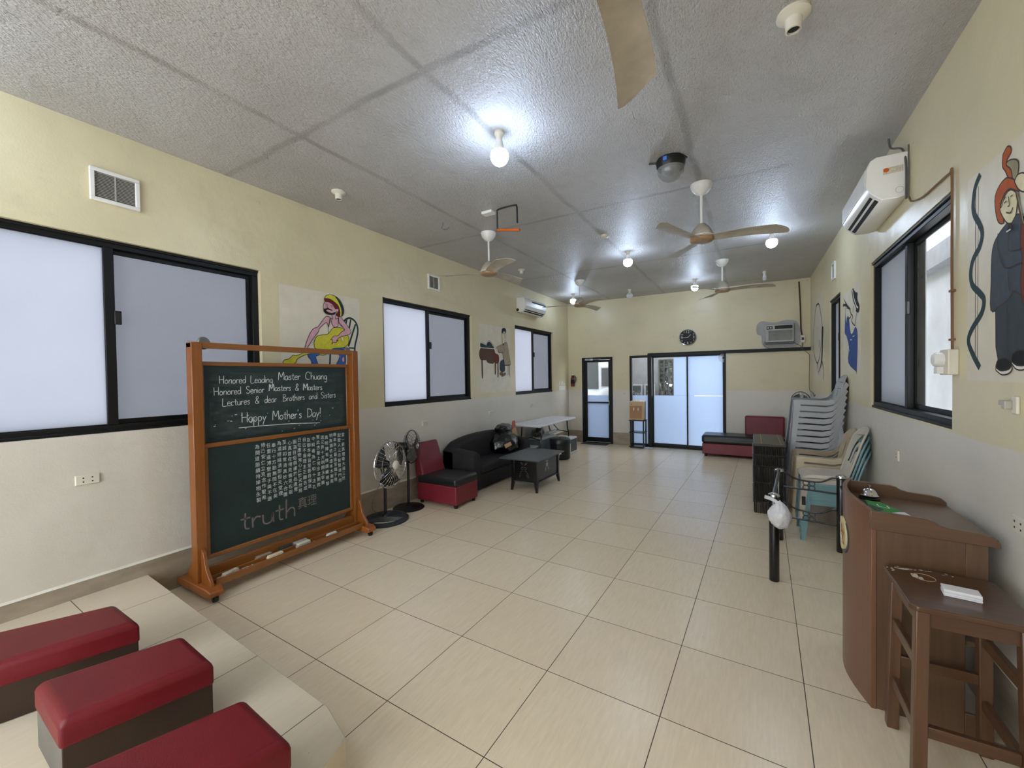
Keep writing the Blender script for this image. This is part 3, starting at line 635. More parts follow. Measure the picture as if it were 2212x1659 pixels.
# ================================================================ WALL THINGS
def wL(y, z, w): return (XL+w, y, z)
def wR(y, z, w): return (XR-w, y, z)
MUR = json.loads('''{"guitar":[["dteal",0.022,[[2.194,2.281],[2.242,2.316],[2.289,2.325],[2.344,2.297],[2.375,2.247],[2.382,2.179],[2.363,2.096],[2.336,1.993],[2.322,1.757]]],["dteal",0.02,[[2.234,2.305],[2.223,2.258]]],["dteal",0.02,[[2.289,2.311],[2.262,2.202]]],["dteal",0.02,[[2.351,2.264],[2.249,2.002]]],["dteal",0.016,[[2.256,1.986],[2.332,1.986]]],["dteal",0.02,[[2.015,1.925],[2.004,1.766]]],["blue",0,[[2.045,1.978],[2.187,1.992],[2.197,1.953],[2.044,1.946]]],["blue",0,[[1.749,1.896],[1.789,1.934],[1.842,1.936],[1.881,1.892],[1.84,1.869],[1.865,1.777],[1.802,1.776],[1.787,1.836],[1.761,1.86]]],["blue",0,[[2.088,1.948],[2.194,1.953],[2.197,1.782],[2.084,1.78],[2.131,1.882]]],["skin",0,[[2.153,1.86],[2.184,1.887],[2.19,1.835],[2.167,1.821]]],["yellow",0,[[1.827,1.978],[1.824,2.015],[1.846,2.071],[1.887,2.099],[1.977,2.116],[2.014,2.147],[2.051,2.189],[2.11,2.204],[2.177,2.194],[2.237,2.127],[2.255,2.089],[2.242,2.028],[2.179,1.985],[2.081,1.973],[2.037,1.961],[2.001,1.925],[1.936,1.891],[1.875,1.901],[1.842,1.936]]],["yellow",0,[[1.843,1.961],[1.711,1.909],[1.623,1.873],[1.593,1.878],[1.55,1.841],[1.508,1.829],[1.49,1.797],[1.572,1.784],[1.621,1.808],[1.634,1.838],[1.71,1.882],[1.842,1.918]]],["skin",0,[[2.043,2.334],[2.049,2.284],[2.028,2.298],[2.038,2.245],[2.065,2.203],[2.11,2.214],[2.118,2.253],[2.12,2.308],[2.086,2.295],[2.092,2.366]]],["skin",0,[[1.958,2.463],[1.939,2.415],[1.942,2.384],[1.969,2.344],[2.018,2.338],[2.08,2.352],[2.095,2.373],[2.121,2.373],[2.128,2.403],[2.115,2.414],[2.085,2.404],[2.057,2.445],[2.007,2.466]]],["skin",0,[[2.018,2.306],[1.982,2.311],[1.947,2.285],[1.876,2.191],[1.855,2.179],[1.821,2.161],[1.787,2.121],[1.753,2.052],[1.722,1.969],[1.712,1.93],[1.737,1.913],[1.751,1.965],[1.785,2.018],[1.826,2.076],[1.874,2.135],[1.889,2.173],[1.973,2.244],[1.997,2.196],[2.013,2.261]]],["skin",0,[[2.127,2.319],[2.13,2.261],[2.177,2.214],[2.2,2.183],[2.161,2.16],[2.107,2.11],[2.063,2.107],[2.041,2.086],[2.018,2.059],[2.044,2.064],[2.031,2.009],[2.05,2.036],[2.091,2.038],[2.114,2.085],[2.175,2.112],[2.252,2.135],[2.285,2.171],[2.239,2.233],[2.179,2.292],[2.15,2.325]]],["maroon",0,[[1.952,2.498],[1.962,2.465],[2.007,2.466],[2.057,2.445],[2.093,2.405],[2.126,2.416],[2.125,2.377],[2.091,2.34],[2.135,2.323],[2.144,2.366],[2.13,2.429],[2.087,2.468],[2.022,2.497]]],["yellow",0,[[1.952,2.498],[1.974,2.53],[2.017,2.546],[2.082,2.544],[2.124,2.493],[2.16,2.42],[2.166,2.349],[2.142,2.324],[2.144,2.379],[2.123,2.441],[2.073,2.479],[2.015,2.502]]],["dteal",0,[[2.082,2.544],[2.125,2.525],[2.169,2.474],[2.194,2.412],[2.189,2.365],[2.165,2.333],[2.167,2.395],[2.146,2.457],[2.117,2.505]]],["black",0,[[1.942,2.384],[1.945,2.36],[1.969,2.338],[2.011,2.334],[2.069,2.341],[2.081,2.365],[2.04,2.35],[1.99,2.356],[1.97,2.372],[1.991,2.385],[2.048,2.38],[2.02,2.392],[1.984,2.396],[1.963,2.387]]],["line",0.004,[[1.996,2.433],[1.983,2.409],[2.006,2.399]]],["line",0.004,[[1.965,2.444],[1.996,2.441]]],["line",0.004,[[2.028,2.434],[2.06,2.432]]],["line",0.004,[[2.029,2.418],[2.053,2.418]]],["line",0.004,[[1.964,2.431],[1.985,2.429]]],["line",0.005,[[2.014,2.299],[1.993,2.196],[1.992,2.126]]],["line",0.004,[[2.12,2.312],[2.122,2.254],[2.177,2.207]]],["black",0.018,[[2.091,2.054],[2.102,2.061]]],["white",0.012,[[2.156,2.101],[2.17,2.06]]]],"piano":[["dteal",0,[[4.88,2.21],[5.063,2.176],[5.072,2.213],[5.131,2.24],[5.198,2.23],[5.256,2.178],[5.281,2.14],[4.901,2.135]]],["brown",0,[[4.877,2.119],[5.298,2.129],[5.3,1.893],[5.154,1.872],[5.071,1.893],[5.039,1.924],[4.887,1.924],[4.842,1.985],[4.844,2.065]]],["rbrown",0,[[5.304,2.054],[5.365,2.047],[5.45,2.012],[5.441,1.887],[5.3,1.893]]],["rbrown",0.012,[[5.298,2.129],[5.296,1.893]]],["white",0.01,[[4.901,2.129],[5.298,2.135]]],["line",0.005,[[4.896,2.227],[5.063,2.192],[5.115,2.257],[5.19,2.253],[5.266,2.206],[5.295,2.141]]],["brown",0,[[4.898,1.925],[4.927,1.925],[4.931,1.639],[4.903,1.639]]],["brown",0,[[5.315,1.894],[5.34,1.894],[5.338,1.693],[5.31,1.693]]],["brown",0,[[5.405,1.886],[5.432,1.887],[5.425,1.645],[5.402,1.645]]],["taupe",0,[[5.597,2.217],[5.721,2.273],[5.767,2.207],[5.862,1.886],[5.825,1.861],[5.652,1.848],[5.618,1.994],[5.599,1.964],[5.565,2.079],[5.446,2.064],[5.43,2.116],[5.386,2.157],[5.405,2.177],[5.569,2.225]]],["cream",0,[[5.575,2.429],[5.698,2.439],[5.703,2.292],[5.645,2.259],[5.58,2.255]]],["black",0,[[5.561,2.447],[5.578,2.507],[5.634,2.531],[5.7,2.518],[5.711,2.44],[5.679,2.467],[5.632,2.473],[5.585,2.43]]],["dteal2",0,[[5.617,1.955],[5.505,1.913],[5.481,1.845],[5.486,1.753],[5.582,1.725],[5.649,1.75],[5.648,1.848]]],["brown2",0,[[5.462,1.691],[5.527,1.725],[5.582,1.72],[5.572,1.691],[5.498,1.662]]],["brown2",0,[[5.544,1.671],[5.648,1.71],[5.681,1.681],[5.608,1.647],[5.534,1.638]]],["dteal2",0.016,[[5.642,1.843],[5.835,1.851]]],["dteal2",0.012,[[5.766,1.84],[5.761,1.661]]],["dteal2",0.012,[[5.819,1.846],[5.824,1.633]]],["maroon",0,[[5.588,2.241],[5.626,2.238],[5.606,2.212]]],["line",0.006,[[5.65,2.435],[5.657,2.338]]],["line",0.006,[[5.618,2.296],[5.655,2.289]]],["line",0.004,[[5.624,2.189],[5.631,2.092],[5.446,2.064]]],["line",0.004,[[5.334,2.163],[5.377,2.156],[5.35,2.117],[5.402,2.091]]]],"trumpet":[["blue2",0,[[5.39,2.332],[5.429,2.103],[5.334,2.057],[5.188,1.913],[5.224,1.737],[4.822,1.635],[4.791,1.635],[4.745,2.01],[4.852,2.109],[4.981,2.057],[5.1,2.067],[5.205,2.253],[5.315,2.251],[5.296,2.174],[5.364,2.257]]],["black",0,[[4.964,2.549],[5.031,2.525],[4.997,2.463],[4.948,2.399],[4.821,2.311],[4.821,2.277],[4.7,2.251],[4.656,2.308],[4.76,2.397],[4.754,2.46],[4.836,2.478],[4.916,2.519]]],["white",0.02,[[4.987,2.532],[4.948,2.455],[4.852,2.37],[4.775,2.315],[4.724,2.304]]],["black",0,[[5.487,2.511],[5.259,2.401],[5.082,2.332],[5.151,2.349],[5.409,2.415],[5.527,2.424],[5.507,2.452],[5.371,2.436]]],["black",0.012,[[5.39,2.397],[5.371,2.333]]],["line",0.014,[[5.082,2.282],[4.981,2.241],[5.041,2.198],[4.942,2.149],[4.878,2.13]]],["line",0.012,[[4.79,2.259],[4.868,2.127]]],["line",0.012,[[5.314,2.379],[5.151,2.342],[5.065,2.266],[5.151,2.24],[5.259,2.274]]],["line",0.01,[[4.932,2.354],[4.965,2.282]]],["white",0.012,[[5.1,1.991],[5.015,1.985]]],["white",0.01,[[4.965,2.017],[4.884,2.021]]],["white",0.01,[[5.152,1.889],[5.135,1.859]]]],"ring":[["line",0.03,[[7.714,2.78],[7.971,2.746],[8.193,2.479],[8.311,2.235],[8.201,1.959],[7.828,1.787],[7.531,1.877],[7.388,2.047],[7.295,2.254],[7.249,2.409],[7.428,2.617],[7.568,2.738],[7.714,2.78]]],["black",0,[[7.25,2.356],[7.12,2.317],[7.165,2.087],[7.256,1.788],[7.63,1.629],[7.345,1.83]]],["line",0.03,[[7.256,1.827],[7.11,1.667],[7.154,1.511]]],["line",0.03,[[7.808,1.786],[7.63,1.602]]],["line",0.03,[[7.575,2.168],[7.576,2.044]]]],"cello":[["line",0.004,[[2.091,2.536],[2.091,1.653]]],["line",0.004,[[2.118,2.53],[2.114,1.687]]],["dteal",0.034,[[2.071,2.585],[2.123,2.54],[2.144,2.464],[2.13,2.41],[2.081,2.352],[2.047,2.293],[2.071,2.235],[2.141,2.186],[2.167,2.125],[2.148,2.061],[2.069,2.006],[2.027,1.966],[2.051,1.905],[2.155,1.833],[2.188,1.776],[2.136,1.705],[2.065,1.64]]],["rust",0,[[1.859,2.586],[1.825,2.603],[1.798,2.59],[1.792,2.565],[1.829,2.539],[1.784,2.484],[1.78,2.446],[1.81,2.459],[1.838,2.503],[1.863,2.536]]],["olive",0,[[1.824,2.537],[1.791,2.533],[1.746,2.511],[1.733,2.479],[1.749,2.423],[1.777,2.445],[1.791,2.49],[1.828,2.524]]],["rust",0,[[1.83,2.471],[1.879,2.461],[1.922,2.424],[1.917,2.354],[1.892,2.297],[1.849,2.279],[1.856,2.319],[1.878,2.363],[1.843,2.403],[1.796,2.41],[1.732,2.375],[1.726,2.393],[1.745,2.422],[1.79,2.453]]],["cream",0,[[1.862,2.358],[1.878,2.348],[1.856,2.311],[1.815,2.269],[1.768,2.261],[1.744,2.302],[1.741,2.364],[1.79,2.404],[1.836,2.393]]],["slate",0,[[1.815,2.269],[1.87,2.249],[1.927,2.212],[1.949,2.149],[1.953,2.033],[1.954,1.909],[1.88,1.906],[1.797,1.938],[1.759,1.964],[1.696,1.936],[1.541,1.904],[1.502,2.01],[1.544,2.146],[1.7,2.26],[1.743,2.281],[1.788,2.253]]],["slate2",0,[[1.909,1.906],[1.884,1.672],[1.693,1.667],[1.58,1.67],[1.561,1.908],[1.696,1.935],[1.758,1.961],[1.797,1.935]]],["white",0,[[1.903,1.627],[1.848,1.606],[1.787,1.615],[1.768,1.64],[1.807,1.663],[1.892,1.657]]],["black",0,[[1.903,1.642],[1.884,1.672],[1.828,1.682],[1.778,1.666],[1.772,1.648],[1.794,1.63],[1.862,1.625]]],["white",0,[[1.77,1.655],[1.729,1.629],[1.669,1.629],[1.634,1.652],[1.681,1.687],[1.755,1.683]]],["black",0,[[1.772,1.666],[1.762,1.694],[1.718,1.711],[1.658,1.703],[1.635,1.665],[1.669,1.646],[1.729,1.647]]],["rbrown",0,[[1.702,2.233],[1.608,2.204],[1.564,2.113],[1.585,2.061],[1.541,1.955],[1.603,1.836],[1.672,1.878],[1.704,1.986],[1.692,2.086],[1.708,2.153]]],["brown",0.012,[[1.741,2.378],[1.694,2.231]]],["olive",0.006,[[1.732,2.375],[1.682,2.227]]],["cream",0,[[1.751,2.424],[1.727,2.442],[1.678,2.429],[1.632,2.37],[1.672,2.352],[1.72,2.38]]],["line",0.006,[[1.815,2.316],[1.782,2.303],[1.76,2.319]]],["line",0.005,[[1.796,2.378],[1.789,2.339],[1.802,2.337]]],["line",0.005,[[1.832,2.376],[1.816,2.385]]],["line",0.005,[[1.829,2.361],[1.809,2.364]]],["line",0.005,[[1.776,2.37],[1.761,2.372]]],["line",0.005,[[1.877,2.243],[1.876,2.168],[1.819,2.077],[1.698,2.071]]],["line",0.004,[[1.792,2.053],[1.778,1.968]]],["line",0.004,[[1.797,1.909],[1.788,1.684]]],["line",0.004,[[1.781,2.222],[1.78,2.143],[1.699,2.129]]],["black",0,[[1.781,2.258],[1.759,2.234],[1.794,2.226]]],["white",0.006,[[1.801,2.228],[1.768,2.229]]]]}''')
def mural(name, fn, rect, label):
    m = MB(); y0, y1, z0, z1 = rect
    mats = [M_panel]; idx = {}
    m.add([fn(y0, z0, 0), fn(y1, z0, 0), fn(y1, z1, 0), fn(y0, z1, 0), fn(y0, z0, 0.0012), fn(y1, z0, 0.0012), fn(y1, z1, 0.0012), fn(y0, z1, 0.0012)], [(0,3,2,1),(4,5,6,7),(0,1,5,4),(1,2,6,5),(2,3,7,6),(3,0,4,7)])
    lay = 0.0016
    for c, w, pts in MUR[name]:
        for q in (c, 'line'):
            if q not in idx: idx[q] = len(mats); mats.append(PAINT[q])
        if w:
            m.cur = idx[c]; ribbon(m, pts if len(pts) < 3 else [tuple(p) for p in bezier([(a, b, 0) for a, b in pts], 5)] and [(p.x, p.y) for p in bezier([(a, b, 0) for a, b in pts], 5)], w, lambda u, v, q, l=lay: fn(u, v, l+q), 0.0002)
        else:
            sm = [(p.x, p.y) for p in bezier([(a, b, 0) for a, b in pts+[pts[0]]], 3)][:-1]
            m.cur = idx[c]; m.plate(sm, [], 0.0002, lambda u, v, q, l=lay: fn(u, v, l+q))
            m.cur = idx['line']; ribbon(m, sm+[sm[0]], 0.006, lambda u, v, q, l=lay: fn(u, v, l+0.0003+q), 0.0001)
        lay += 0.0004
    return m.build('wall_mural', mats, label=label, cat='mural', group='painted musician murals', org=fn((y0+y1)/2, z0, 0))
mural('guitar', wL, (1.475, 2.41, 1.60, 2.565), 'painted mural of a bearded guitarist in a striped knit cap on the left wall')
mural('piano', wL, (4.84, 5.865, 1.36, 2.54), 'painted mural of a man in a long taupe coat playing a brown piano')
mural('trumpet', wR, (4.618, 5.51, 1.63, 2.555), 'painted mural of a horn player in blue with a black hat on the right wall')
mural('ring', wR, (7.08, 8.44, 1.50, 2.88), 'painted mural of a thin black hoop outline near the far right corner')
mural('cello', wR, (0.9, 2.205, 1.575, 2.605), 'painted mural of a red haired player in a dark suit beside a wavy strip')
def vent(fn, y0, y1, z0, z1, label, n=17):
    v = thing('wall_vent', fn((y0+y1)/2, z0, 0), label, 'vent', 'white wall vents')
    def bx(m, a, b, c, d, w0, w1): m.hexa([fn(a, c, w0), fn(b, c, w0), fn(b, c, w1), fn(a, c, w1)], [fn(a, d, w0), fn(b, d, w0), fn(b, d, w1), fn(a, d, w1)])
    k = MB(); f = 0.026
    bx(k, y0, y1, z0, z0+f, 0, 0.022); bx(k, y0, y1, z1-f, z1, 0, 0.022); bx(k, y0, y0+f, z0+f, z1-f, 0, 0.022); bx(k, y1-f, y1, z0+f, z1-f, 0, 0.022)
    fr = k.build('frame', M_white, v, bevel=0.004)
    k = MB(); bx(k, y0+f, y1-f, z0+f, z1-f, 0.0005, 0.002); k.build('backing', M_dark, v)
    k = MB(); h = (z1-z0-2*f)/n
    for i in range(n): bx(k, y0+f, y1-f, z0+f+h*(i+0.25), z0+f+h*(i+0.62), 0.004, 0.011)
    bx(k, (y0+y1)/2-0.004, (y0+y1)/2+0.004, z0+f, z1-f, 0.004, 0.013)
    k.build('louvre_grille', mat('grey_white_louvre', (170, 166, 156), 0.5) if 'grey_white_louvre' not in bpy.data.materials else bpy.data.materials['grey_white_louvre'], v)
vent(wL, 0.165, 0.435, 2.90, 3.13, 'white louvred wall vent above the nearest left window')
vent(wL, 3.59, 3.84, 2.89, 3.105, 'white louvred wall vent above the middle left window')
vent(wR, 6.02, 6.25, 2.87, 3.10, 'white wall vent high on the right wall near the far end')
# split air conditioners
def split_ac(name, fn, y0, y1, z0, z1, d, label):
    a = thing(name, fn((y0+y1)/2, z0, 0), label, 'air conditioner', 'wall air conditioners')
    prof = [(0, z0+0.01), (0.06, z0), (d*0.62, z0+0.002), (d*0.88, z0+0.055), (d, z0+0.11), (d*0.99, z1-0.08), (d*0.90, z1-0.02), (d*0.75, z1), (0, z1)]
    k = MB(); k.loft([[fn(y, z, w) for w, z in prof] for y in (y0, y1)]); k.build('casing', M_white, a, bevel=0.006)
    k = MB(); 
    for s0, s1 in ((0.66, 0.74), (0.80, 0.86)):
        e = []
        for s_ in (s0, s1):
            w = d*(0.62+0.26*(s_-0.62)/0.26); z = z0+0.002+0.053*(s_-0.62)/0.26
            e.append((w, z))
        (wa, za), (wb, zb) = e
        k.hexa([fn(y0+0.05, za-0.002, wa), fn(y1-0.05, za-0.002, wa), fn(y1-0.05, zb-0.002, wb+0.003), fn(y0+0.05, zb-0.002, wb+0.003)], [fn(y0+0.05, za+0.01, wa), fn(y1-0.05, za+0.01, wa), fn(y1-0.05, zb+0.008, wb), fn(y0+0.05, zb+0.008, wb)])
    k.build('air_outlet', M_dark, a)
    k = MB(); k.hexa([fn(y0+0.01, z0+0.112, d), fn(y1-0.01, z0+0.112, d), fn(y1-0.01, z0+0.112, d+0.006), fn(y0+0.01, z0+0.112, d+0.006)], [fn(y0+0.01, z1-0.075, d*0.99), fn(y1-0.01, z1-0.075, d*0.99), fn(y1-0.01, z1-0.075, d+0.005), fn(y0+0.01, z1-0.075, d+0.005)])
    fp = k.build('front_panel', M_white, a, bevel=0.003)
    return a, fp
a1, fp = split_ac('split_air_conditioner', wL, 6.13, 7.05, 2.885, 3.165, 0.20, 'white split air conditioner on the left wall above the last window')
k = MB(); k.hexa([wL(6.42, 3.085, 0.2), wL(7.03, 3.085, 0.2), wL(7.03, 3.085, 0.209), wL(6.42, 3.085, 0.209)], [wL(6.42, 3.115, 0.17), wL(7.03, 3.115, 0.17), wL(7.03, 3.115, 0.203), wL(6.42, 3.115, 0.203)]); k.build('teal_strip', PAINT['dteal'], fp)
MB().tube([wL(6.128, 2.93, 0.03), wL(6.12, 2.93, 0.03)], 0.028, 16).build('pipe_hole', M_dark, a1)
a2, fp = split_ac('split_air_conditioner', wR, 3.13, 4.02, 2.875, 3.195, 0.235, 'white split air conditioner on the right wall above the half open window')
k = MB(); ty = 3.129
k.hexa([(XR-0.14, ty, 3.055), (XR-0.03, ty, 3.06), (XR-0.03, ty-0.001, 3.06), (XR-0.14, ty-0.001, 3.055)], [(XR-0.14, ty, 3.10), (XR-0.03, ty, 3.105), (XR-0.03, ty-0.001, 3.105), (XR-0.14, ty-0.001, 3.10)])
st_ = k.build('side_sticker', mat('pale_sticker', (200, 190, 170), 0.5, var=0.2, nscale=90), a2)
MB().tube([(XR-0.122, ty-0.001, 3.085), (XR-0.122, ty-0.002, 3.085)], 0.016, 16).build('orange_dot', PAINT['orange'], st_)
k = MB(); k.ring((XR-0.05, ty, 2.93), 0.022, 0.002, (0, 1, 0), 20, 4); k.build('side_cap', M_ivory, a2)
# cables on the right wall
k = MB(); k.tube(bezier([(XR-0.05, 3.40, ZC), (XR-0.045, 3.36, 3.33), (XR-0.02, 3.20, 3.24), (XR-0.02, 3.115, 3.10), (XR-0.02, 3.11, 2.85)]), 0.007, 6); k.tube([(XR-0.012, 3.09, 3.22), (XR-0.012, 3.09, 2.85)], 0.005, 6); k.build('power_cable', M_greycord, label='grey cable dropping from the ceiling past the right air conditioner', cat='cable')
k = MB(); k.tube(bezier([(XR-0.012, 3.08, 2.85), (XR-0.012, 3.02, 2.80), (XR-0.010, 2.83, 2.755), (XR-0.010, 2.55, 2.74), (XR-0.010, 2.40, 2.73), (XR-0.010, 2.372, 2.70), (XR-0.010, 2.368, 2.2), (XR-0.010, 2.36, 1.74)], 10), 0.006, 6)
for z in (2.07, 1.80): k.box((XR-0.018, 2.345, z-0.006), (XR, 2.385, z+0.006))
k.build('brown_cable', M_browncord, label='brown cable running round the window corner down to the switch box', cat='cable')
bb = thing('breaker_box', (XR, 2.36, 1.60), 'ivory breaker box at the end of the brown cable beside the right window', 'breaker box')
MB().box((XR-0.045, 2.30, 1.605), (XR, 2.42, 1.745)).build('box', M_ivory, bb, bevel=0.006)
k = MB(); k.smooth = True; k.lathe([(0.04, 0), (0.04, 0.03), (0.03, 0.04)], (XR-0.045, 2.375, 1.69), (-1, 0, 0), 20); k.box((XR-0.07, 2.36, 1.612), (XR-0.045, 2.41, 1.65)); k.build('switch_dial', M_white, bb)
wb = thing('wall_bracket', (XR, 1.76, 1.44), 'small ivory clip bracket on the right wall under the suited player mural', 'bracket')
MB().box((XR-0.012, 1.715, 1.44), (XR, 1.755, 1.515)).build('plate', M_ivory, wb, bevel=0.004)
MB().box((XR-0.035, 1.745, 1.46), (XR-0.012, 1.775, 1.495)).box((XR-0.03, 1.775, 1.475), (XR-0.015, 1.815, 1.495)).build('clip', mat('grey_clip', (176, 172, 160), 0.4), wb, bevel=0.003)
def outlet(fn, y, z, w, h, label, gangs=2, group='wall sockets'):
    o = thing('wall_socket', fn(y, z, 0), label, 'wall socket', group)
    k = MB(); k.hexa([fn(y-w/2, z-h/2, 0), fn(y+w/2, z-h/2, 0), fn(y+w/2-0.004, z-h/2+0.004, 0.012), fn(y-w/2+0.004, z-h/2+0.004, 0.012)], [fn(y-w/2, z+h/2, 0), fn(y+w/2, z+h/2, 0), fn(y+w/2-0.004, z+h/2-0.004, 0.012), fn(y-w/2+0.004, z+h/2-0.004, 0.012)])
    pl = k.build('cover_plate', M_ivory, o, bevel=0.002)
    k = MB()
    for i in range(gangs):
        c = y+(i-(gangs-1)/2)*w*0.36
        for q in (-1, 1):
            k.hexa([fn(c-0.004, z+q*0.013-0.004, 0.0121), fn(c+0.004, z+q*0.013-0.004, 0.0121), fn(c+0.004, z+q*0.013-0.004, 0.0128), fn(c-0.004, z+q*0.013-0.004, 0.0128)], [fn(c-0.004, z+q*0.013+0.004, 0.0121), fn(c+0.004, z+q*0.013+0.004, 0.0121), fn(c+0.004, z+q*0.013+0.004, 0.0128), fn(c-0.004, z+q*0.013+0.004, 0.0128)])
    k.build('socket_holes', M_dark, pl)
outlet(wL, 0.11, 0.97, 0.125, 0.07, 'white double wall socket under the nearest left window')
outlet(wL, 3.48, 1.0, 0.11, 0.07, 'white wall socket above the red and black chair')
outlet(wL, 5.15, 1.0, 0.11, 0.07, 'white wall socket above the dark sofa')
outlet(wL, 6.72, 1.02, 0.11, 0.07, 'white wall socket above the folding table')
outlet(wR, 1.70, 0.975, 0.13, 0.075, 'white double wall socket at the right edge beside the lectern')
outlet(wR, 3.37, 0.98, 0.08, 0.085, 'white wall socket on the right wall between the chairs and the lectern', 1)
sp_ = thing('light_switch_panel', wL(8.30, 1.38, 0), 'white bank of light switches by the far left corner', 'light switch')
for i, (a, b, c, d) in enumerate(((8.08, 8.50, 1.29, 1.395), (8.10, 8.19, 1.42, 1.50), (8.24, 8.33, 1.42, 1.50), (8.36, 8.45, 1.41, 1.46))):
    MB().box((XL, a, c), (XL+0.012, b, d)).build('switch_plate', M_white, sp_, bevel=0.003)
# far wall things
ac = thing('window_air_conditioner', (2.09, YF, 2.21), 'grey white box air conditioner set in the far wall above the black beam', 'air conditioner', 'wall air conditioners')
k = MB(); k.box((1.855, YF-0.13, 2.225), (2.315, YF, 2.57)); k.build('casing', mat('grey_white_casing', (176, 174, 168), 0.45), ac, bevel=0.008)
q = YF-0.131
MB().box((1.905, q-0.002, 2.255), (2.295, q, 2.45)).build('intake_grille', mat('grey_filter', (136, 136, 130), 0.6, var=0.12, bump=0.4, bscale=200), ac)
MB().box((1.875, q-0.003, 2.475), (1.975, q, 2.535)).build('control_panel', M_blackpl, ac)
k = MB()
for xx in (1.90, 1.945): k.lathe([(0.014, 0), (0.012, 0.012)], (xx, q-0.003, 2.505), (0, -1, 0), 14)
k.build('knob', M_white, ac)
k = MB(); k.box((2.01, q-0.002, 2.475), (2.295, q, 2.54)); k.build('air_outlet', M_dark, ac)
MB().box((1.855, YF-0.12, 2.19), (2.32, YF-0.02, 2.222)).build('base_ledge', M_gdark, ac, bevel=0.003)
k = MB(); pts = [(1.70, 2.50), (1.72, 2.60), (1.80, 2.66), (1.93, 2.63), (2.05, 2.62), (2.2, 2.65), (2.36, 2.62), (2.43, 2.45), (2.44, 2.30), (2.38, 2.15), (2.2, 2.125), (1.9, 2.12), (1.80, 2.20), (1.79, 2.36), (1.72, 2.40)]
sm = [(p.x, p.y) for p in bezier([(a, b, 0) for a, b in pts+[pts[0]]], 4)][:-1]
k.plate(sm, [], 0.0015, lambda u, v, w: (u, YF-w, v)); k.build('plaster_patch', M_patch, label='pale grey plaster patch on the far wall around the box air conditioner', cat='wall patch')
MB().tube([(2.405, YF-0.02, ZC-0.06), (2.425, YF-0.02, 2.9), (2.435, YF-0.02, 2.45), (2.45, YF-0.03, 2.345)], 0.012, 8).build('conduit_pipe', M_brownpipe, label='dark brown conduit pipe coming down the far wall', cat='pipe', smooth=True)
cb = thing('circuit_breaker', (2.46, YF, 2.20), 'small white breaker box below the brown conduit on the far wall', 'breaker box')
MB().box((2.425, YF-0.05, 2.20), (2.50, YF, 2.335)).build('box', M_ivory, cb, bevel=0.005)
MB().box((2.442, YF-0.054, 2.245), (2.48, YF-0.05, 2.295)).build('breaker_switch', M_blackpl, cb)
k = MB()
k.tube(bezier([(1.86, YF-0.06, 2.26), (1.83, YF-0.03, 2.2), (1.87, YF-0.02, 2.14), (1.93, YF-0.06, 2.112)]), 0.004, 5)
k.tube(bezier([(2.31, YF-0.06, 2.21), (2.37, YF-0.04, 2.17), (2.43, YF-0.05, 2.13), (2.47, YF-0.06, 2.06), (2.55, YF-0.03, 1.98), (2.565, YF-0.02, 1.9), (2.56, YF-0.02, 1.5), (2.565, YF-0.03, 1.30), (2.575, YF-0.25, 1.27), (2.575, YF-0.5, 1.25), (2.575, YF-0.6, 1.20), (2.575, YF-0.75, 1.24)]), 0.0045, 5)
k.tube([(2.455, YF-0.03, 2.2), (2.455, YF-0.04, 2.11)], 0.006, 5); k.build('loose_cable', M_greycord, label='loose dark cable hanging from the black beam down the far right corner', cat='cable')
# clock
ck = thing('wall_clock', (0.435, YF, 2.42), 'round black wall clock with white numerals on the far wall', 'clock')
def fw(u, v, w): return (0.435+u, YF-w, 2.42+v)
k = MB(); k.smooth = True; k.ring((0.435, YF-0.02, 2.42), 0.166, 0.011, (0, 1, 0), 48, 8); k.build('rim', M_chrome, ck)
MB().lathe([(0.165, 0), (0.165, 0.012)], (0.435, YF, 2.42), (0, -1, 0), 48).build('dial', M_dark, ck)
k = MB()
for h in range(1, 13):
    a = PI/2-h*PI/6; big = h % 3 == 0; r = 0.118 if big else 0.133
    text_mesh(k, str(h), 0.078 if big else 0.045, lambda u, v, w, a=a, r=r: fw(r*math.cos(a)+u, r*math.sin(a)+v, 0.0135), cx=True)
k.build('numerals', PAINT['white'], ck)
for nm, ang, ln in (('hour_hand', 46, 0.085), ('minute_hand', 181, 0.105)):
    a = math.radians(ang); k = MB(); ribbon(k, [(0, 0), (ln*math.cos(a), ln*math.sin(a))], 0.008, lambda u, v, w: fw(u, v, 0.016+w), 0.002); k.build(nm, PAINT['white'], ck)
# extinguisher
ex = thing('fire_extinguisher', (-2.19, YF, 1.37), 'small fire extinguisher hanging on the far wall beside the glass door', 'fire extinguisher')
k = MB(); k.smooth = True; k.lathe([(0.005, 0), (0.045, 0.005), (0.048, 0.03), (0.048, 0.20), (0.035, 0.225), (0.016, 0.235)], (-2.20, YF-0.06, 1.365)); cy = k.build('cylinder', M_extred, ex)
k = MB(); k.smooth = True; k.lathe([(0.0485, 0.07), (0.0485, 0.17)], (-2.20, YF-0.06, 1.365), cap=False); k.build('label', PAINT['black'], cy)
MB().box((-2.225, YF-0.075, 1.60), (-2.175, YF-0.045, 1.64)).tube([(-2.20, YF-0.06, 1.63), (-2.14, YF-0.06, 1.65)], 0.007).tube([(-2.2, YF-0.06, 1.62), (-2.15, YF-0.06, 1.60)], 0.006).build('valve_handle', M_blackmt, ex)
MB().tube(bezier([(-2.18, YF-0.06, 1.615), (-2.12, YF-0.06, 1.60), (-2.115, YF-0.06, 1.52), (-2.145, YF-0.06, 1.46)]), 0.008, 8).build('hose', M_blackpl, ex, smooth=True)
MB().box((-2.225, YF-0.012, 1.40), (-2.175, YF, 1.66)).build('bracket', M_chrome, ex)
